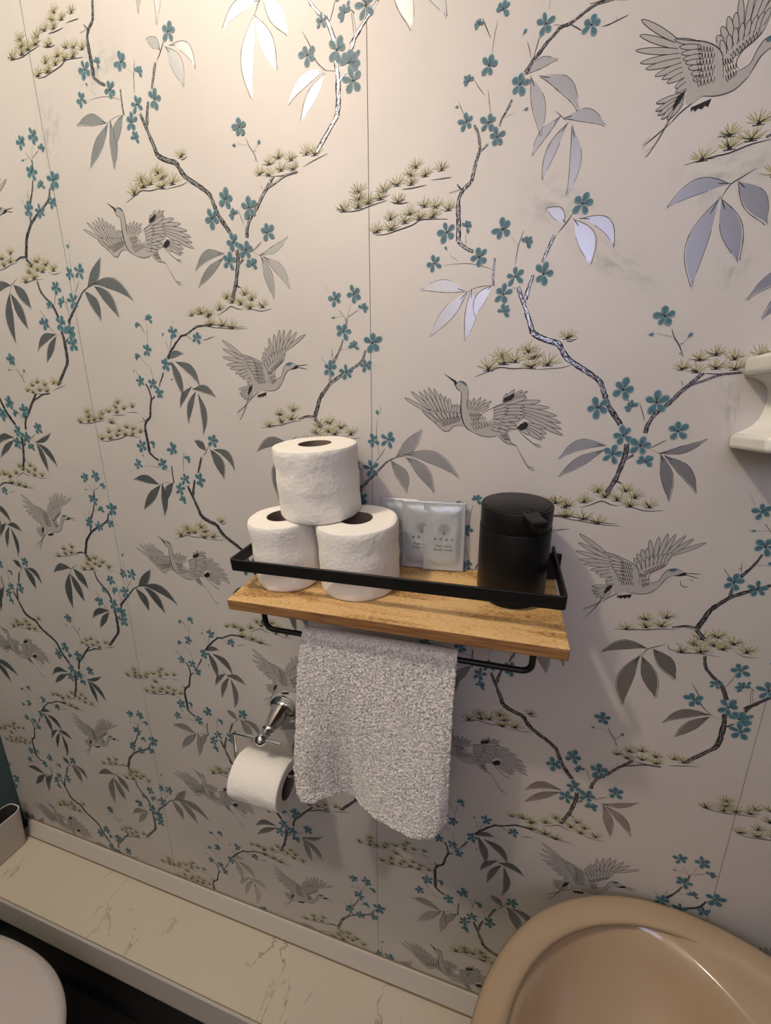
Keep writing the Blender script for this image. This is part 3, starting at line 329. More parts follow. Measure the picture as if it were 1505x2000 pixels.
        s.poly([c + Vector((math.sin(q) * 1.4, math.cos(q))) * Rr * 0.115 for q in [i * 0.785 for i in range(8)]], INK)
        s.ribbon([c + Vector((-Rr * 0.4, -Rr * 0.10)), c + Vector((Rr * 0.4, -Rr * 0.12))], [Rr * 0.08, Rr * 0.06], INK)
    def leaf(s, a, b, w, bend):
        a = Vector(a); b = Vector(b); d = b - a; ln = d.length; nn = Vector((-d.y, d.x)) / ln; N = 12
        mid = [a + d * (i / N) - nn * ln * bend * 4 * (i / N) * (1 - i / N) for i in range(N + 1)]
        prof = [0.5 * w * 1.0 * (math.sin(math.pi * (i / N) ** 0.92) ** 1.15) + 1.5 for i in range(N + 1)]
        up_ = [mid[i] + nn * prof[i] for i in range(N + 1)]; lo = [mid[i] - nn * prof[i] for i in range(N + 1)]
        s.poly(up_ + lo[::-1], SIL)
        e = up_ if s.rng.random() < 0.5 else lo; o_ = nn * w * 0.07 * (1 if e is up_ else -1)
        s.ribbon([p + o_ * (0.3 + 1.2 * i / N) for i, p in enumerate(e)], [5.0 + 4.0 * s.rng.random() * math.sin(i * 0.9) ** 2 for i in range(N + 1)], INK)
        e2 = lo if e is up_ else up_; s.ribbon(e2[4:11], [4.5] * 7, INK)
        s.stroke([mid[-2], mid[-1] + d * 0.03], 9); s.stroke([a - d * 0.04, mid[1], mid[2]], 9)
    def feather(s, a, b, w):
        a = Vector(a); b = Vector(b); d = b - a; ln = d.length; nn = Vector((-d.y, d.x)) / ln; w *= 1.3
        pr = ((0, .55), (.2, .8), (.45, .95), (.7, .85), (.88, .55), (.97, .25), (1.0, .04))
        u = [a + d * t + nn * w * 0.5 * k for t, k in pr]; l = [a + d * t - nn * w * 0.5 * k for t, k in pr]
        s.poly(u + l[::-1], CRG); s.ribbon(u, [6.0] * len(u), INK); s.ribbon(l, [6.0] * len(l), INK)
    def scallops(s, r, c, q):
        q = [Vector(p) for p in q]
        pt = lambda u, v: q[0].lerp(q[1], u).lerp(q[3].lerp(q[2], u), v)
        for i in range(r):
            for j in range(c):
                off = 0.5 if i % 2 else 0; u0, u1 = (j + off) / (c + .5), (j + 1 + off) / (c + .5); v0 = (i + .2) / r; v1 = (i + 1.1) / r
                s.ribbon([pt(u0, v0), pt(u0 + (u1 - u0) * .2, v0 + (v1 - v0) * .75), pt((u0 + u1) / 2, v1), pt(u1 - (u1 - u0) * .2, v0 + (v1 - v0) * .75), pt(u1, v0)], [5.2] * 5, INK)

def clip_mesh(me, dx, dz):
    bm = bmesh.new(); bm.from_mesh(me)
    bmesh.ops.translate(bm, verts=bm.verts[:], vec=(dx, 0, dz))
    for co, no in (((XL + .002, 0, 0), (-1, 0, 0)), ((XR - .002, 0, 0), (1, 0, 0)), ((0, 0, ZC - .002), (0, 0, 1)), ((0, 0, -1.440), (0, 0, -1))):
        bmesh.ops.bisect_plane(bm, geom=bm.verts[:] + bm.edges[:] + bm.faces[:], plane_co=co, plane_no=no, clear_outer=True)
    n = len(bm.faces); out = None
    if n:
        out = me.copy(); bm.to_mesh(out)
    bm.free(); return out

for ci, (kind, entries) in enumerate(PRINT):
    pr = Printer(random.Random(100 + ci)); pr.layer = {'leaf_spray': 0, 'blossom_branch': 12, 'pine_sprig': 4, 'crane': 30}[kind]
    for e in entries:
        k = e[0]
        if k == 'B': pr.branch(e[1], e[2], e[3:])
        elif k == 'S': pr.stroke(e[2:], max(e[1], 6.5))
        elif k == 'N': pr.tuft(e[1], e[2])
        elif k == 'L': pr.leaf(e[1], e[2], e[3], e[4])
        elif k == 'P': pr.poly(e[2:], {'g': CRG, 'k': INK, 't': TEA, 'w': WHI}[e[1]])
        elif k == 'E': pr.feather(e[1], e[2], e[3])
        elif k == 'Q': pr.scallops(e[1], e[2], e[3:])
    top = pr.layer
    for fi, e in enumerate(entries):
        pr.layer = top + (fi % 3) * 20
        if e[0] == 'F': pr.blossom(e[1], e[2], e[3], e[4])
    me = pr.mb.mesh(kind + '_print', PM)
    bm = bmesh.new(); bm.from_mesh(me)
    for f in bm.faces:
        f.normal_update()
        if f.normal.y > 0: f.normal_flip()
    bmesh.ops.triangulate(bm, faces=[f for f in bm.faces if len(f.verts) > 4]); bm.to_mesh(me); bm.free()
    xs = [v[0] for v in pr.mb.v]; zs = [v[2] for v in pr.mb.v]
    for a in range(-4, 5):
        for b in range(-6, 7):
            s_ = (VA * a + VB * b) * 1e-4; dx, dz = s_.x, s_.y
            x0, x1, z0, z1 = min(xs) + dx, max(xs) + dx, min(zs) + dz, max(zs) + dz
            if x1 < XL + .004 or x0 > XR - .004 or z1 < -1.438 or z0 > ZC - .004: continue
            if x0 < XL + .002 or x1 > XR - .002 or z0 < -1.440 or z1 > ZC - .002:
                mm = clip_mesh(me, dx, dz)
                if mm is None: continue
                o = bpy.data.objects.new(kind + '_print', mm)
            else:
                o = bpy.data.objects.new(kind + '_print', me); o.location = (dx, 0, dz)
            COL.objects.link(o); o.parent = wall

STAINS = [(1.1804, -0.0891, 0.05, 0.03, 20), (1.2512, -0.1585, 0.06, 0.02, 35), (1.3376, -0.0833, 0.05, 0.035, 0), (1.3627, -0.1722, 0.018, 0.03, 0), (1.3826, -0.3139, 0.015, 0.045, -15), (0.4382, 0.1099, 0.03, 0.05, 10), (0.5503, 0.1631, 0.05, 0.03, 0)]
TEARS = [(1.3747, -0.5328, 1.6), (1.3743, -0.6241, 1.5)]
# faint watery stains and two torn spots in the paper
M['stain'] = mat('water_stain', (0.36, 0.44, 0.42), 0.6)
nt = M['stain'].node_tree; bs = nt.nodes['Principled BSDF']; tcn = nt.nodes.new('ShaderNodeTexCoord'); gr = nt.nodes.new('ShaderNodeTexGradient'); gr.gradient_type = 'SPHERICAL'
nz = nt.nodes.new('ShaderNodeTexNoise'); nz.inputs['Scale'].default_value = 2.6; nz.inputs['Detail'].default_value = 4; mr = nt.nodes.new('ShaderNodeMapRange'); mr.inputs[1].default_value = 0.46; mr.inputs[2].default_value = 0.72; mr.inputs[4].default_value = 0.42
mu = nt.nodes.new('ShaderNodeMath'); mu.operation = 'MULTIPLY'
nt.links.new(tcn.outputs['Object'], gr.inputs['Vector']); nt.links.new(tcn.outputs['Object'], nz.inputs['Vector']); nt.links.new(nz.outputs['Fac'], mr.inputs[0]); nt.links.new(gr.outputs['Fac'], mu.inputs[0]); nt.links.new(mr.outputs[0], mu.inputs[1]); nt.links.new(mu.outputs[0], bs.inputs['Alpha'])
for (x, z, a, b, rot) in STAINS:
    st = MB().add([(-1, 0, -1), (1, 0, -1), (1, 0, 1), (-1, 0, 1)], [(0, 1, 2, 3)]).build('water_stain', M['stain'], wall, fixn=False)
    st.location = (x, -0.00073, z); st.scale = (a, 1, b); st.rotation_euler = (0, R(rot), 0)
for (x, z, s_) in TEARS:
    pr = Printer(random.Random(3)); pr.layer = 300
    pr.poly([(math.cos(a * .7) * 45 * s_ + (12 if a % 2 else 0), math.sin(a * .7) * 38 * s_) for a in range(9)], WHI)
    pr.stroke([(-40 * s_, 18 * s_), (-30 * s_, -20 * s_), (0, -36 * s_), (22 * s_, -28 * s_)], 9, INK); pr.stroke([(10 * s_, 34 * s_), (36 * s_, 28 * s_), (44 * s_, 12 * s_)], 7, INK)
    o = bpy.data.objects.new('paper_tear', pr.mb.mesh('paper_tear', PM)); COL.objects.link(o); o.location = (x, 0, z); o.parent = wall

# ------------------------------------------------------------------ boxed ledge along the foot of the wall
ZL = -1.479
led = empty('ledge', (0.8, -0.07, ZL)); tag(led, 'cream marble-effect boxed ledge running along the foot of the wallpaper', 'ledge')
def at(o, mb): mb.v = [tuple(Vector(v) - o.location) for v in mb.v]; return mb
X0, X1 = XL + 0.001, 1.60
at(led, MB().box(X0, X1, -0.139, -0.0008, ZL - 0.02, ZL)).build('ledge_top', M['marble'], led)
mb = MB(); prof = [(-0.1402, ZL), (-0.1415, ZL + 0.0012), (-0.1445, ZL - 0.003), (-0.149, ZL - 0.060), (-0.1485, ZL - 0.066), (-0.139, ZL - 0.066)]
mb.add([(x, y, z) for x in (X0, X1) for y, z in prof], [(i, (i + 1) % 6, 6 + (i + 1) % 6, 6 + i) for i in range(6)] + [tuple(range(6)), tuple(range(6, 12))])
at(led, mb).build('front_trim', M['upvc'], led, bevel=0.0008)
at(led, MB().box(X0, X1, -0.1405, -0.1392, ZL, ZL + 0.0008)).build('joint_line', M['sealant'], led)
mb = MB(); prof = [(-0.0008, ZL), (-0.016, ZL), (-0.017, ZL + 0.004), (-0.0145, ZL + 0.008), (-0.0085, ZL + 0.038), (-0.006, ZL + 0.0415), (-0.0008, ZL + 0.0425)]
n_ = len(prof); mb.add([(x, y, z) for x in (-0.086, X1) for y, z in prof], [(i, (i + 1) % n_, n_ + (i + 1) % n_, n_ + i) for i in range(n_)] + [tuple(range(n_)), tuple(range(n_, 2 * n_))])
at(led, mb).build('upstand', M['upvc'], led, smooth='angle')
at(led, MB().box(-0.086, X1, -0.0185, -0.0160, ZL, ZL + 0.0022)).build('sealant_bead', M['sealant'], led)
at(led, MB().box(-0.086, X1, -0.0030, -0.0008, ZL + 0.0425, ZL + 0.0440)).build('sealant_bead', M['sealant'], led)
at(led, MB().box(X0, X1, -0.10, -0.002, ZF + 0.001, ZL - 0.066)).build('boxing_panel', M['shadow_panel'], led)

# slim open caddy in the corner on the ledge
cad = empty('caddy', (-0.0885, -0.107, ZL)); tag(cad, 'slim white plastic caddy with dark lining in the left corner of the ledge', 'caddy')
def rrect(hx, hy, r, n=5):
    out = []
    for (cx, cy, a0) in ((hx - r, hy - r, 0), (-hx + r, hy - r, 90), (-hx + r, -hy + r, 180), (hx - r, -hy + r, 270)):
        for i in range(n + 1): a = R(a0 + 90 * i / n); out.append((cx + r * math.cos(a), cy + r * math.sin(a)))
    return out
def loft(mb, loops, mi=0, cap0=True, cap1=True):
    n = len(loops[0]); vv = [p for l in loops for p in l]
    fs = [(k * n + i, k * n + (i + 1) % n, (k + 1) * n + (i + 1) % n, (k + 1) * n + i) for k in range(len(loops) - 1) for i in range(n)]
    if cap0: fs.append(tuple(range(n))[::-1])
    if cap1: fs.append(tuple(range((len(loops) - 1) * n, len(loops) * n)))
    return mb.add(vv, fs, mi)
lp = lambda hx, hy, r, z: [(x, y, z) for x, y in rrect(hx, hy, r)]
loft(MB(), [lp(.0200, .078, .016, 0.0006), lp(.0225, .081, .017, .004), lp(.0265, .085, .018, .112), lp(.0268, .0853, .018, .115), lp(.0240, .0825, .016, .115)], cap1=False).build('body', M['box_plastic'], cad, smooth='angle')
loft(MB(), [lp(.0240, .0825, .016, .1148), lp(.0205, .079, .015, .012)], cap0=False).build('lining', M['dark_inside'], cad, smooth='angle')
pk = MB().box(-0.012, 0.004, -0.012, 0.014, 0.0, 0.118).build('refill_pack', M['white_plastic'], None, bevel=0.004)
pk.location = (-0.094, -0.128, ZL + 0.0135); tag(pk, 'small white pack standing inside the slim caddy', 'pack')

# ------------------------------------------------------------------ tilting wall shelf (it sags towards the room)
TILT = 0.1337; SZ = -0.5435
def shelf_point(x, y, z): c, s = math.cos(TILT), math.sin(TILT); return Vector((x, y * c - z * s, SZ + y * s + z * c))
sh = empty('wall_shelf', (1.0087, 0, SZ), (TILT, 0, 0)); tag(sh, 'oiled wooden wall shelf with black metal guard rail and towel bar', 'shelf')
HX = 0.2118
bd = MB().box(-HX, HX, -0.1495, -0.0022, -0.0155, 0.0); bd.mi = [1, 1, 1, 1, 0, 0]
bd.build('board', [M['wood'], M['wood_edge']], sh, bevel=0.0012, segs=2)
rx0, rx1, ry, rz0, rz1, tk = 0.7950 - 1.0087, 1.2155 - 1.0087, -0.1295, 0.0335, 0.0500, 0.0032
mb = MB()
def railpath(off):
    r_ = 0.006
    pts = [(rx0 + off, -0.008), (rx0 + off, ry + r_)]
    pts += [(rx0 + r_ + (r_ - off) * math.cos(R(a)), ry + r_ + (r_ - off) * math.sin(R(a))) for a in (195, 210, 225, 240, 255)]
    pts += [(rx0 + r_, ry + off), (rx1 - r_, ry + off)]
    pts += [(rx1 - r_ + (r_ - off) * math.cos(R(a)), ry + r_ + (r_ - off) * math.sin(R(a))) for a in (285, 300, 315, 330, 345)]
    return pts + [(rx1 - off, ry + r_), (rx1 - off, -0.008)]
o1, o2 = railpath(0.0), railpath(tk); n_ = len(o1)
vv = [(x, y, z) for pts, z in ((o1, rz0), (o1, rz1), (o2, rz1), (o2, rz0)) for x, y in pts]
fs = [(k * n_ + i, k * n_ + i + 1, ((k + 1) % 4) * n_ + i + 1, ((k + 1) % 4) * n_ + i) for k in range(4) for i in range(n_ - 1)] + [(0, n_, 2 * n_, 3 * n_), (n_ - 1, 2 * n_ - 1, 3 * n_ - 1, 4 * n_ - 1)]
mb.add(vv, fs); mb.build('guard_rail', M['black_metal'], sh, smooth='angle', bevel=0.0005, segs=2)
for sg, xx in ((-1, rx0), (1, rx1)):
    x_in, x_out = (xx - 0.008, xx + 0.026) if sg < 0 else (xx - 0.026, xx + 0.010)
    br = MB().box(x_in, x_out, -0.0075, -0.0045, 0.0004, 0.0400).build('wall_bracket', M['black_metal'], sh, bevel=0.0012)
    xa = xx if sg < 0 else xx - tk
    MB().box(xa, xa + tk, -0.012, -0.0050, 0.0335, 0.0500).build('rail_end', M['black_metal'], sh, bevel=0.0005)
    sc = MB().lathe([(0.0, 0.0018), (0.0030, 0.0016), (0.0046, 0.0008), (0.0050, 0.0)], 20, ((x_in + x_out) / 2 - 0.004 * sg, -0.0075, 0.0135), 'Y').build('screw', M['screw'], br, smooth=True)
# towel bar hangs below the board
bx0, bx1, by, bz, br_ = 0.8275 - 1.0087, 1.1895 - 1.0087, -0.118, -0.0655, 0.0038
path = [(bx0, by, -0.0150), (bx0, by, bz + 0.012)] + arc((bx0 + 0.012, by, bz + 0.012), 0.012, 180, 270, 6, 'XZ') + arc((bx1 - 0.012, by, bz + 0.012), 0.012, 270, 360, 6, 'XZ') + [(bx1, by, bz + 0.012), (bx1, by, -0.0150)]
MB().tube(path, br_, 14).build('towel_bar', M['black_metal'], sh, smooth=True)
BAR = shelf_point(0, by, bz)

# ------------------------------------------------------------------ toilet rolls
def roll(name, r, h, rc, seed, sag=0.0016, loose=False):
    e = empty(name); wob = lambda a, z, rr: (noise.noise(Vector((math.cos(a) * 1.6 + seed, math.sin(a) * 1.6, z * 26))) * sag * 1.1 + noise.noise(Vector((math.cos(a) * 4 + seed, math.sin(a) * 4, z * 110))) * sag * 0.45) if rr > rc * 1.25 else 0
    prof = [(r - .004, 0.0), (r - .0012, 0.0009), (r, 0.003)] + [(r + .0004 * math.sin(k), 0.003 + (h - .006) * k / 16) for k in range(1, 16)] + [(r, h - .003), (r - .0012, h - .0009), (r - .004, h)]
    b = MB().lathe(prof, 96, wob=wob).build('paper', M['tissue'], e, smooth='angle')
    MB().lathe([(r - .004, h), (rc + (r - rc) * .66, h - .0002), (rc + (r - rc) * .33, h + .0002), (rc + .0007, h)], 96, wob=lambda a, z, rr: wob(a, h, r) * (rr - rc) / (r - rc)).build('end_face', M['tissue_end'], e, smooth=True)
    MB().lathe([(r - .004, 0), (rc + .0007, 0)], 96, wob=lambda a, z, rr: wob(a, 0, r) * (rr - rc) / (r - rc)).build('end_face', M['tissue_end'], e, smooth=True)
    c = MB().lathe([(rc + .0007, 0), (rc, 0), (rc, h), (rc + .0007, h)], 48).build('core', M['card'], e, smooth='angle')
    # loose last sheet lying on the outside
    if not loose: return e
    n1, n2 = 14, 10; sv = []
    for j in range(n2 + 1):
        for i in range(n1 + 1):
            a = R(198 + 60 * i / n1 + seed * 7); z = .003 + (h - .006) * j / n2; lift = 0.0006 + 0.0016 * (1 - i / n1) ** 2 * (0.6 + 0.4 * noise.noise(Vector((seed, z * 60, 0))))
            q = r + wob(a, z, r) + lift; sv.append((q * math.cos(a), q * math.sin(a), z))
    MB().add(sv, [(j * (n1 + 1) + i, j * (n1 + 1) + i + 1, (j + 1) * (n1 + 1) + i + 1, (j + 1) * (n1 + 1) + i) for j in range(n2) for i in range(n1)]).build('loose_sheet', M['tissue'], e, smooth=True)
    return e
HR = 0.0958
G = 'spare toilet rolls stacked on the shelf'
for (x, y, z, r, h, sd, rz, lab) in ((0.8530, -0.0735, 0.0004, 0.0472, HR, 1.0, 40, 'white toilet roll standing at the left end of the wooden shelf'),
                                     (0.9585, -0.0648, 0.0004, 0.0552, HR, 4.0, 30, 'white toilet roll standing on the shelf beside the silver sachets'),
                                     (0.9010, -0.0485, HR + 0.0012, 0.0554, 0.0955, 7.0, -20, 'white toilet roll balanced on top of the other two')):
    t = roll('toilet_roll', r, h, 0.0215, sd); t.location = shelf_point(x, y, z); t.rotation_euler = (Matrix.Rotation(TILT, 3, 'X') @ Matrix.Rotation(R(rz), 3, 'Z')).to_euler(); tag(t, lab, 'toilet roll', G)

# ------------------------------------------------------------------ soap dispenser
sd = empty('soap_dispenser', shelf_point(1.1605, -0.0536, 0.0004), (TILT, 0, 0)); tag(sd, 'matt black cylindrical soap dispenser with flat spout', 'soap dispenser')
MB().lathe([(0, 0), (.0355, 0), (.0365, .0008), (.0365, .0085), (.0385, .0095), (.0412, .0105), (.0418, .0120), (.0418, .0985), (.0413, .0996), (.0395, .0998), (0, .0998)], 80).build('bottle', M['black_plastic'], sd, smooth='angle')
hd = MB().lathe([(.0385, .0996), (.0385, .1006), (.0408, .1006), (.0412, .1016), (.0412, .1238), (.0404, .1252), (.0388, .1252), (.0385, .1246), (.0, .1246)], 80).build('pump_head', M['black_plastic'], sd, smooth='angle')
MB().lathe([(.0, .1262), (.0370, .1262), (.0379, .1256), (.0380, .1244)], 80).build('press_plate', M['black_plastic'], hd, smooth='angle')
sp = MB(); u = Vector((0.34, -0.94, 0)).normalized(); w = Vector((-u.y, u.x, 0)); zt = 0.1262
def sp_pts(d, hw, z): return [u * d + w * hw + Vector((0, 0, z)), u * d - w * hw + Vector((0, 0, z))]
loops = []
for d, hw, z0, z1 in ((.022, .0125, zt - .006, zt), (.040, .0095, zt - .007, zt), (.0600, .0085, zt - .0085, zt - .0006), (.0630, .0082, zt - .0080, zt - .0014)):
    a, b = sp_pts(d, hw, z0); c, e_ = sp_pts(d, hw, z1); loops.append([a, b, e_, c])
loft(sp, loops); sp.build('spout', M['black_plastic'], hd, bevel=0.0009)
nz_ = u * .056; MB().lathe([(.0022, -.0035), (.0036, -.0035), (.0036, .004)], 20, (nz_.x, nz_.y, zt - .0105)).build('nozzle', M['black_plastic'], hd, smooth='angle')
# recessed lock slot in the side of the pump head
sl = MB()
for t in range(8):
    a0, a1 = R(-88 + t * 3.2), R(-88 + (t + 1) * 3.2)
    sl.add([(.0416 * math.cos(a), .0416 * math.sin(a), z) for a in (a0, a1) for z in (.1065, .1085)], [(0, 1, 3, 2)])
sl.build('lock_slot', M['black_metal'], hd)

# ------------------------------------------------------------------ sachets
def text_mesh(body, size, width, name):
    cu = bpy.data.curves.new(name, 'FONT'); cu.body = body; cu.size = size; cu.align_x = 'CENTER'; cu.resolution_u = 3
    o = bpy.data.objects.new(name, cu); COL.objects.link(o); dg = bpy.context.evaluated_depsgraph_get()
    me = bpy.data.meshes.new_from_object(o.evaluated_get(dg)); bpy.data.objects.remove(o, do_unlink=True)
    xs = [v.co.x for v in me.vertices]; k = width / (max(xs) - min(xs)) if width else 1.0
    return [(v.co.x * k, v.co.y) for v in me.vertices], [tuple(p.vertices) for p in me.polygons]
SW, SH = 0.0592, 0.1010
def puff(x, z, seed):
    ex = min(1, max(0, (SW / 2 - .0055 - abs(x)) / .010)); ez = min(1, max(0, (min(z - .007, SH - .006 - z)) / .012)); s_ = (ex * (2 - ex) * ez * (2 - ez))
    return s_ * (.0022 + .0008 * noise.noise(Vector((x * 45 + seed, z * 30, seed)))) + .00025 * noise.noise(Vector((x * 160, z * 130, seed)))
def sachet(loc, yaw, tilt, seed, label):
    e = empty('sachet', loc, (0, 0, 0)); e.rotation_euler = (Matrix.Rotation(yaw, 3, 'Z') @ Matrix.Rotation(-tilt, 3, 'X')).to_euler(); tag(e, label, 'sachet', 'silver wash sachets leaning on the wall')
    nx, nz2 = 36, 60; vv = []
    for sgn in (-1, 1):
        for j in range(nz2 + 1):
            for i in range(nx + 1):
                x = SW * (i / nx - .5); z = SH * j / nz2; vv.append((x, sgn * (.0003 + max(0, puff(x, z, seed))), z))
    N = (nx + 1) * (nz2 + 1); q = [(j * (nx + 1) + i, j * (nx + 1) + i + 1, (j + 1) * (nx + 1) + i + 1, (j + 1) * (nx + 1) + i) for j in range(nz2) for i in range(nx)]
    rim = [i for i in range(nx + 1)] + [j * (nx + 1) + nx for j in range(1, nz2 + 1)] + [nz2 * (nx + 1) + i for i in range(nx - 1, -1, -1)] + [j * (nx + 1) for j in range(nz2 - 1, 0, -1)]
    fs = q + [tuple(N + k for k in f[::-1]) for f in q] + [(rim[k], rim[(k + 1) % len(rim)], N + rim[(k + 1) % len(rim)], N + rim[k]) for k in range(len(rim))]
    MB().add(vv, fs).build('pouch', M['foil'], e, smooth=True)
    def onface(pts): return [(x, -(.0003 + max(0, puff(x, z, seed))) - .00022, z) for x, z in pts]
    mb = MB()
    for ch, cx in (('e', -.0122), ('d', -.0042), ('e', .0042), ('n', .0122)):
        v, f = text_mesh(ch, .0076, None, 'glyph'); mb.add(onface([(x * 1.05 + cx, z + .0458) for x, z in v]), f)
    for body, wd, zz, sz in (('hair and', .0215, .0362, .0052), ('body wash', .0265, .0306, .0052)):
        v, f = text_mesh(body, sz, wd, 'glyph'); mb.add(onface([(x, z + zz) for x, z in v]), f)
    for k in range(7): mb.add(onface([(-.0268, .0235 + k * .0022), (-.0252, .0235 + k * .0022), (-.0252, .0240 + k * .0022), (-.0268, .0240 + k * .0022)]), [(0, 1, 2, 3)])
    mb.build('lettering', M['print'], e, fixn=False)
    mb = MB(); cz, er = .0620, .0078
    def ln_(p, q_, w0):
        p, q_ = Vector(p), Vector(q_); d = (q_ - p).normalized(); n_ = Vector((-d.y, d.x)) * w0 / 2; mb.add(onface([tuple(p + n_), tuple(p - n_), tuple(q_ - n_), tuple(q_ + n_)]), [(0, 1, 2, 3)])
    for i in range(28):
        a, b = i / 28 * 6.2832, (i + 1) / 28 * 6.2832; ln_((er * math.sin(a), cz + er * math.cos(a)), (er * math.sin(b), cz + er * math.cos(b)), .0004)
    ln_((0, cz - er), (0, cz + er), .0006)
    for k in (-3, -2, -1, 1, 2, 3):
        for (t0, t1) in ((0, .35), (.35, .7), (.7, 1)):
            f_ = lambda t: (k * er * .31 * math.sin(t * 1.5708), cz - er * .92 + er * (1.86 - abs(k) * .22) * t)
            ln_(f_(t0), f_(t1), .00045)
    for k in range(5):
        zz = cz - er * .5 + k * er * .28; ww = er * .8 * math.sqrt(max(.05, 1 - ((zz - cz) / er) ** 2)); ln_((-ww, zz + .0022), (0, zz), .0005); ln_((0, zz), (ww, zz + .0022), .0005)
    mb.build('emblem', M['gold_print'], e, fixn=False)
    return e
sachet(shelf_point(0.9990, -0.0086, 0.0012), R(0), R(2.2), 2.0, 'silver sachet at the back, half hidden behind the toilet roll')
sachet(shelf_point(1.0355, -0.0135, 0.0012), R(2), R(1.6), 9.0, 'silver sachet in the middle, overlapped by the front sachet')
sachet(shelf_point(1.0678, -0.0152, 0.0012), R(4.5), R(3.0), 5.0, 'front silver sachet with its printing in full view')

# ------------------------------------------------------------------ towel over the bar
def interp(tab, x):
    if x <= tab[0][0]: return tab[0][1]
    for (a, b), (c, d) in zip(tab, tab[1:]):
        if x <= c: t = (x - a) / (c - a); t = t * t * (3 - 2 * t) * .5 + t * .5; return b + (d - b) * t
    return tab[-1][1]
left_e = [(0, .8895), (.07, .8862), (.22, .8789), (.49, .8732), (.80, .8665), (.93, .8690), (1, .8760)]
right_e = [(0, 1.1022), (.07, 1.1010), (.22, 1.0995), (.80, 1.0985), (.92, 1.0965), (.97, 1.0930), (1, 1.0850)]
wave = [(0, -.127), (.09, -.127), (.19, -.109), (.28, -.0935), (.36, -.0925), (.45, -.107), (.59, -.123), (.72, -.127), (.86, -.131), (.95, -.127), (1, -.112)]
ZT, ZB = BAR.z + 0.004, -0.902
NU, NV = 190, 250; rr = 0.0085; vv = []; rows = []
for j in range(NV + 1): rows.append(('f', 1 - j / NV))
for j in range(1, 9): rows.append(('a', j / 9))
for j in range(0, 61): rows.append(('b', j / 60))
rg = random.Random(5)
for kind, t in rows:
    for i in range(NU + 1):
        u_ = i / NU
        if kind == 'f':
            x = interp(left_e, t) + (interp(right_e, t) - interp(left_e, t)) * u_
            k = max(0, (t - .12) / .88) ** 1.6; y = (BAR.y - rr) * (1 - k) + (interp(wave, u_) - .001) * k - .004 * math.sin(math.pi * t) * (.4 + .6 * noise.noise(Vector((u_ * 3, t * 2.5, 3))))
            z = ZT + (ZB - ZT) * t + .006 * k * noise.noise(Vector((u_ * 4, 1, 0)))
            nzv = rg.uniform(-1, 1); y += nzv * .0012; x += rg.uniform(-.0006, .0006); z += rg.uniform(-.0006, .0006)
        elif kind == 'a':
            a = math.pi * t; x = .8895 + (1.1022 - .8895) * u_; y = BAR.y - rr * math.cos(a); z = ZT + rr * math.sin(a) * .8
        else:
            x = .8895 + .012 * t + (1.1022 - .030 * t - .8895) * u_; y = BAR.y + rr + .012 * t * math.sin(u_ * 5.0 + .6); z = ZT + (-0.888 - ZT) * t
        vv.append((x, y, z))
W_ = NU + 1
tw = MB().add(vv, [(j * W_ + i, j * W_ + i + 1, (j + 1) * W_ + i + 1, (j + 1) * W_ + i) for j in range(len(rows) - 1) for i in range(NU)])
ctr = Vector((0.99, BAR.y, ZB)); tw.v = [tuple(Vector(v) - ctr) for v in tw.v]
two = tw.build('hand_towel', M['towel'], None, smooth=True); two.location = ctr; tag(two, 'pale grey terry hand towel hanging from the bar under the shelf', 'towel')
so = two.modifiers.new('thickness', 'SOLIDIFY'); so.thickness = 0.0042; so.offset = 0

# ------------------------------------------------------------------ chrome roll holder and the roll on it
HXc, HYc, HZc = 0.776, -0.0780, -0.861
ho = empty('roll_holder', (HXc, -0.0009, HZc)); tag(ho, 'chrome toilet roll holder with bell-shaped wall mount', 'roll holder')
MB().lathe([(.0, 0), (.0270, 0), (.0285, .002), (.0285, .006), (.0262, .0075), (.0262, .0098), (.0240, .0112), (.0240, .0135), (.0215, .016), (.0200, .021), (.0165, .031), (.0120, .043), (.0090, .051), (.0075, .0545), (.0105, .0560), (.0108, .0585), (.0085, .0605), (.0070, .0640), (.0070, .070)], 56, axis='Y').build('wall_mount', M['chrome'], ho, smooth='angle')
bl = [(.0108 * math.sin(R(a)), HYc * -1 - .0009 - .0108 * math.cos(R(a))) for a in range(0, 181, 12)]
MB().lathe(bl, 32, axis='Y').build('finial', M['chrome'], ho, smooth=True)
xl, xr_, zr = 0.7195 - HXc, 0.814 - HXc, -0.9255 - HZc; yy = HYc + .0009
path = [(xr_, yy, 0), (xl + .007, yy, 0)] + arc((xl + .007, yy, -.007), .007, 90, 180, 5, 'XZ') + arc((xl + .007, yy, zr + .007), .007, 180, 270, 5, 'XZ') + [(xl + .03, yy, zr), (0.829 - HXc, yy, zr)] + arc((0.829 - HXc, yy, zr + .004), .004, 270, 340, 3, 'XZ')
MB().tube(path, .0031, 14).build('arm', M['chrome'], ho, smooth='angle')
hr = roll('toilet_roll', 0.0402, 0.0965, 0.0218, 12.0, loose=True); hr.rotation_euler = (Matrix.Rotation(R(90), 3, 'Y') @ Matrix.Rotation(R(120), 3, 'Z')).to_euler(); hr.location = (0.7258, HYc, -0.9255 + .0031 - .0218); tag(hr, 'partly used toilet roll hanging on the chrome holder', 'toilet roll')

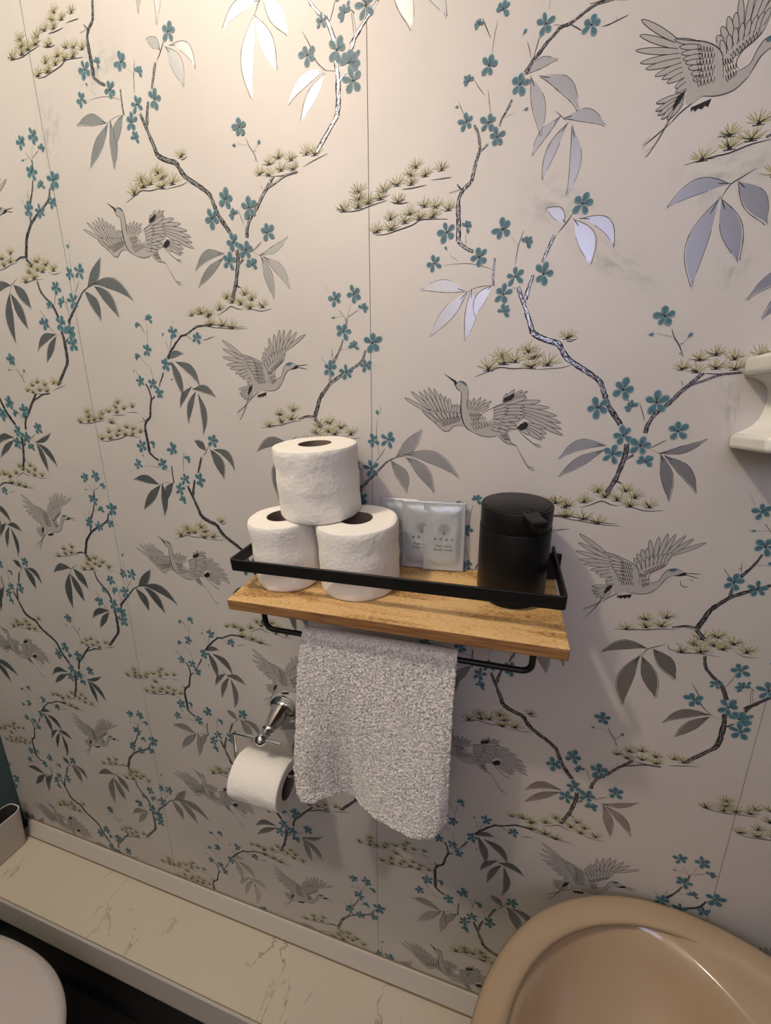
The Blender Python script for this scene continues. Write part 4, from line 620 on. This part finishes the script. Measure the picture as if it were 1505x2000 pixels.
# ------------------------------------------------------------------ white ceramic shelf at the right edge
ce = empty('ceramic_shelf', (1.55, -0.001, -0.363)); tag(ce, 'white glazed ceramic wall shelf with curved neck at the right edge', 'wall shelf')
o_ = ce.location
half = [(1.3925, -0.3465), (1.4005, -0.3425), (1.4085, -0.3370), (1.4135, -0.3290), (1.4160, -0.3180), (1.4165, -0.3080), (1.4145, -0.2980), (1.4090, -0.2905), (1.4010, -0.2865), (1.3915, -0.2845)]
loops = []
for y, ins in ((0, 0), (-0.006, .0015), (-0.018, .006), (-0.034, .014), (-0.044, .024)):
    prof = [(x + ins * (1 if abs(k - 4.5) < 3 else .45), z) for k, (x, z) in enumerate(half)]; full = prof + [(3.10 - x, z) for x, z in prof[::-1]]
    loops.append([(x - o_.x, y, z - o_.z) for x, z in full])
loft(MB(), loops).build('neck', M['ceramic'], ce, smooth='angle')
MB().box(1.3885 - o_.x, 1.7115 - o_.x, -0.070, 0, 0.0, 0.0168).build('lower_shelf', M['ceramic'], ce, smooth=True, bevel=0.0048, segs=4)
MB().box(1.3880 - o_.x, 1.7120 - o_.x, -0.092, 0, 0.0785, 0.0990).build('upper_shelf', M['ceramic'], ce, smooth=True, bevel=0.0058, segs=4)

# ------------------------------------------------------------------ peach wash basin
ba = empty('wash_basin', (1.42, -0.27, ZF)); tag(ba, 'peach ceramic wash basin with wide rounded rim', 'basin')
ZR = -1.055 - ZF; NB = 128
def ell(cx, cy, a, b, n=2.0):
    out = []
    for i in range(NB):
        t = 2 * math.pi * i / NB; c, s = math.cos(t), math.sin(t); k = (abs(c) ** n + abs(s) ** n) ** (-1 / n); out.append((cx + a * k * c, cy + b * k * s))
    return out
E0 = lambda d: ell(0, -0.002, .281 - d, .2645 - d)
BW = lambda s, dx=0.0, dy=0.0: [(-.050 + dx + (x * (.166 if x > 0 else .1935)) * s, -.022 + dy + y * .258 * s * (1.0 if y > 0 else .80)) for x, y in ell(0, 0, 1, 1, 2.0)]
lv = lambda pts, z: [(x, y, ZR + z) for x, y in pts]
def mixl(p, q, t): return [(a[0] + (b[0] - a[0]) * t, a[1] + (b[1] - a[1]) * t) for a, b in zip(p, q)]
rim = E0(.036)
loops = [lv(ell(0, 0, .10, .10), -.30), lv(ell(0, 0, .16, .16), -.22), lv(E0(.045), -.09), lv(E0(.010), -.030), lv(E0(.002), -.016), lv(E0(.0), -.008), lv(E0(.0025), -.0025), lv(E0(.008), 0), lv(E0(.028), .0005), lv(E0(.034), -.0015), lv(E0(.038), -.006)]
bw0 = mixl(E0(.040), BW(1.0), 1.0)
loops += [lv(mixl(E0(.039), bw0, .5), -.0075), lv(bw0, -.009), lv(BW(.975), -.0125), lv(BW(.945), -.022), lv(BW(.90), -.045), lv(BW(.82), -.080), lv(BW(.70), -.112), lv(BW(.52, .01), -.134), lv(BW(.30, .02), -.145), lv(BW(.10, .03), -.149)]
loft(MB(), loops, cap0=True, cap1=True).build('bowl', M['basin'], ba, smooth=True)
MB().lathe([(.0, .004), (.016, .0035), (.021, .002), (.022, 0)], 32, (-.020, -.022, ZR - .149)).build('drain', M['chrome'], ba, smooth=True)
loft(MB(), [[(x, y, .0005) for x, y in ell(.06, 0, .13, .12)], [(x, y, .06) for x, y in ell(.06, 0, .10, .09)], [(x, y, .35) for x, y in ell(.05, 0, .078, .075)], [(x, y, ZR - .25) for x, y in ell(.0, 0, .11, .11)]]).build('pedestal', M['basin'], ba, smooth='angle')

# ------------------------------------------------------------------ toilet
to = empty('toilet', (0.22, -0.385, ZF)); tag(to, 'white toilet with closed rounded lid below the ledge', 'toilet')
def sup(a, b, n, cx=0.0): 
    out = []
    for i in range(96):
        t = 2 * math.pi * i / 96; c, s = math.cos(t), math.sin(t); k = (abs(c) ** n + abs(s) ** n) ** (-1 / n); out.append((cx + a * k * c, b * k * s))
    return out
tz = -1.41 - ZF
L2 = lambda a, b, n, z, cx=0.0: [(x, y, z) for x, y in sup(a, b, n, cx)]
loft(MB(), [L2(.252, .172, 2.4, tz - .020), L2(.259, .179, 2.4, tz - .017), L2(.2605, .1805, 2.4, tz - .010), L2(.257, .177, 2.4, tz - .003), L2(.247, .167, 2.4, tz + .0005), L2(.20, .125, 2.4, tz + .003), L2(.08, .05, 2.2, tz + .004)]).build('lid', M['white_plastic'], to, smooth=True)
loft(MB(), [L2(.244, .166, 2.4, tz - .040), L2(.252, .174, 2.4, tz - .034), L2(.252, .174, 2.4, tz - .025), L2(.246, .168, 2.4, tz - .021)]).build('seat', M['white_plastic'], to, smooth=True)
loft(MB(), [L2(.17, .11, 2.6, .0006, -.06), L2(.165, .105, 2.6, .03, -.06), L2(.15, .10, 2.3, .16, -.05), L2(.20, .14, 2.3, .28, -.02), L2(.236, .160, 2.4, tz - .06), L2(.236, .160, 2.4, tz - .041)]).build('pan', M['ceramic'], to, smooth=True)

# ------------------------------------------------------------------ ceiling lamp (outside the frame, lights the room)
cl = empty('ceiling_lamp', (LAMP.x, LAMP.y, ZC)); tag(cl, 'small ceiling spotlight with white rim', 'lamp')
MB().lathe([(.0, -.001), (.050, -.001), (.052, -.004), (.050, -.010), (.040, -.010), (.034, -.004), (.0, -.004)], 40).build('rim', M['upvc'], cl, smooth='angle')
lo = bpy.data.objects.new('ceiling_bulb', ld); COL.objects.link(lo); lo.location = LAMP - cl.location; lo.parent = cl
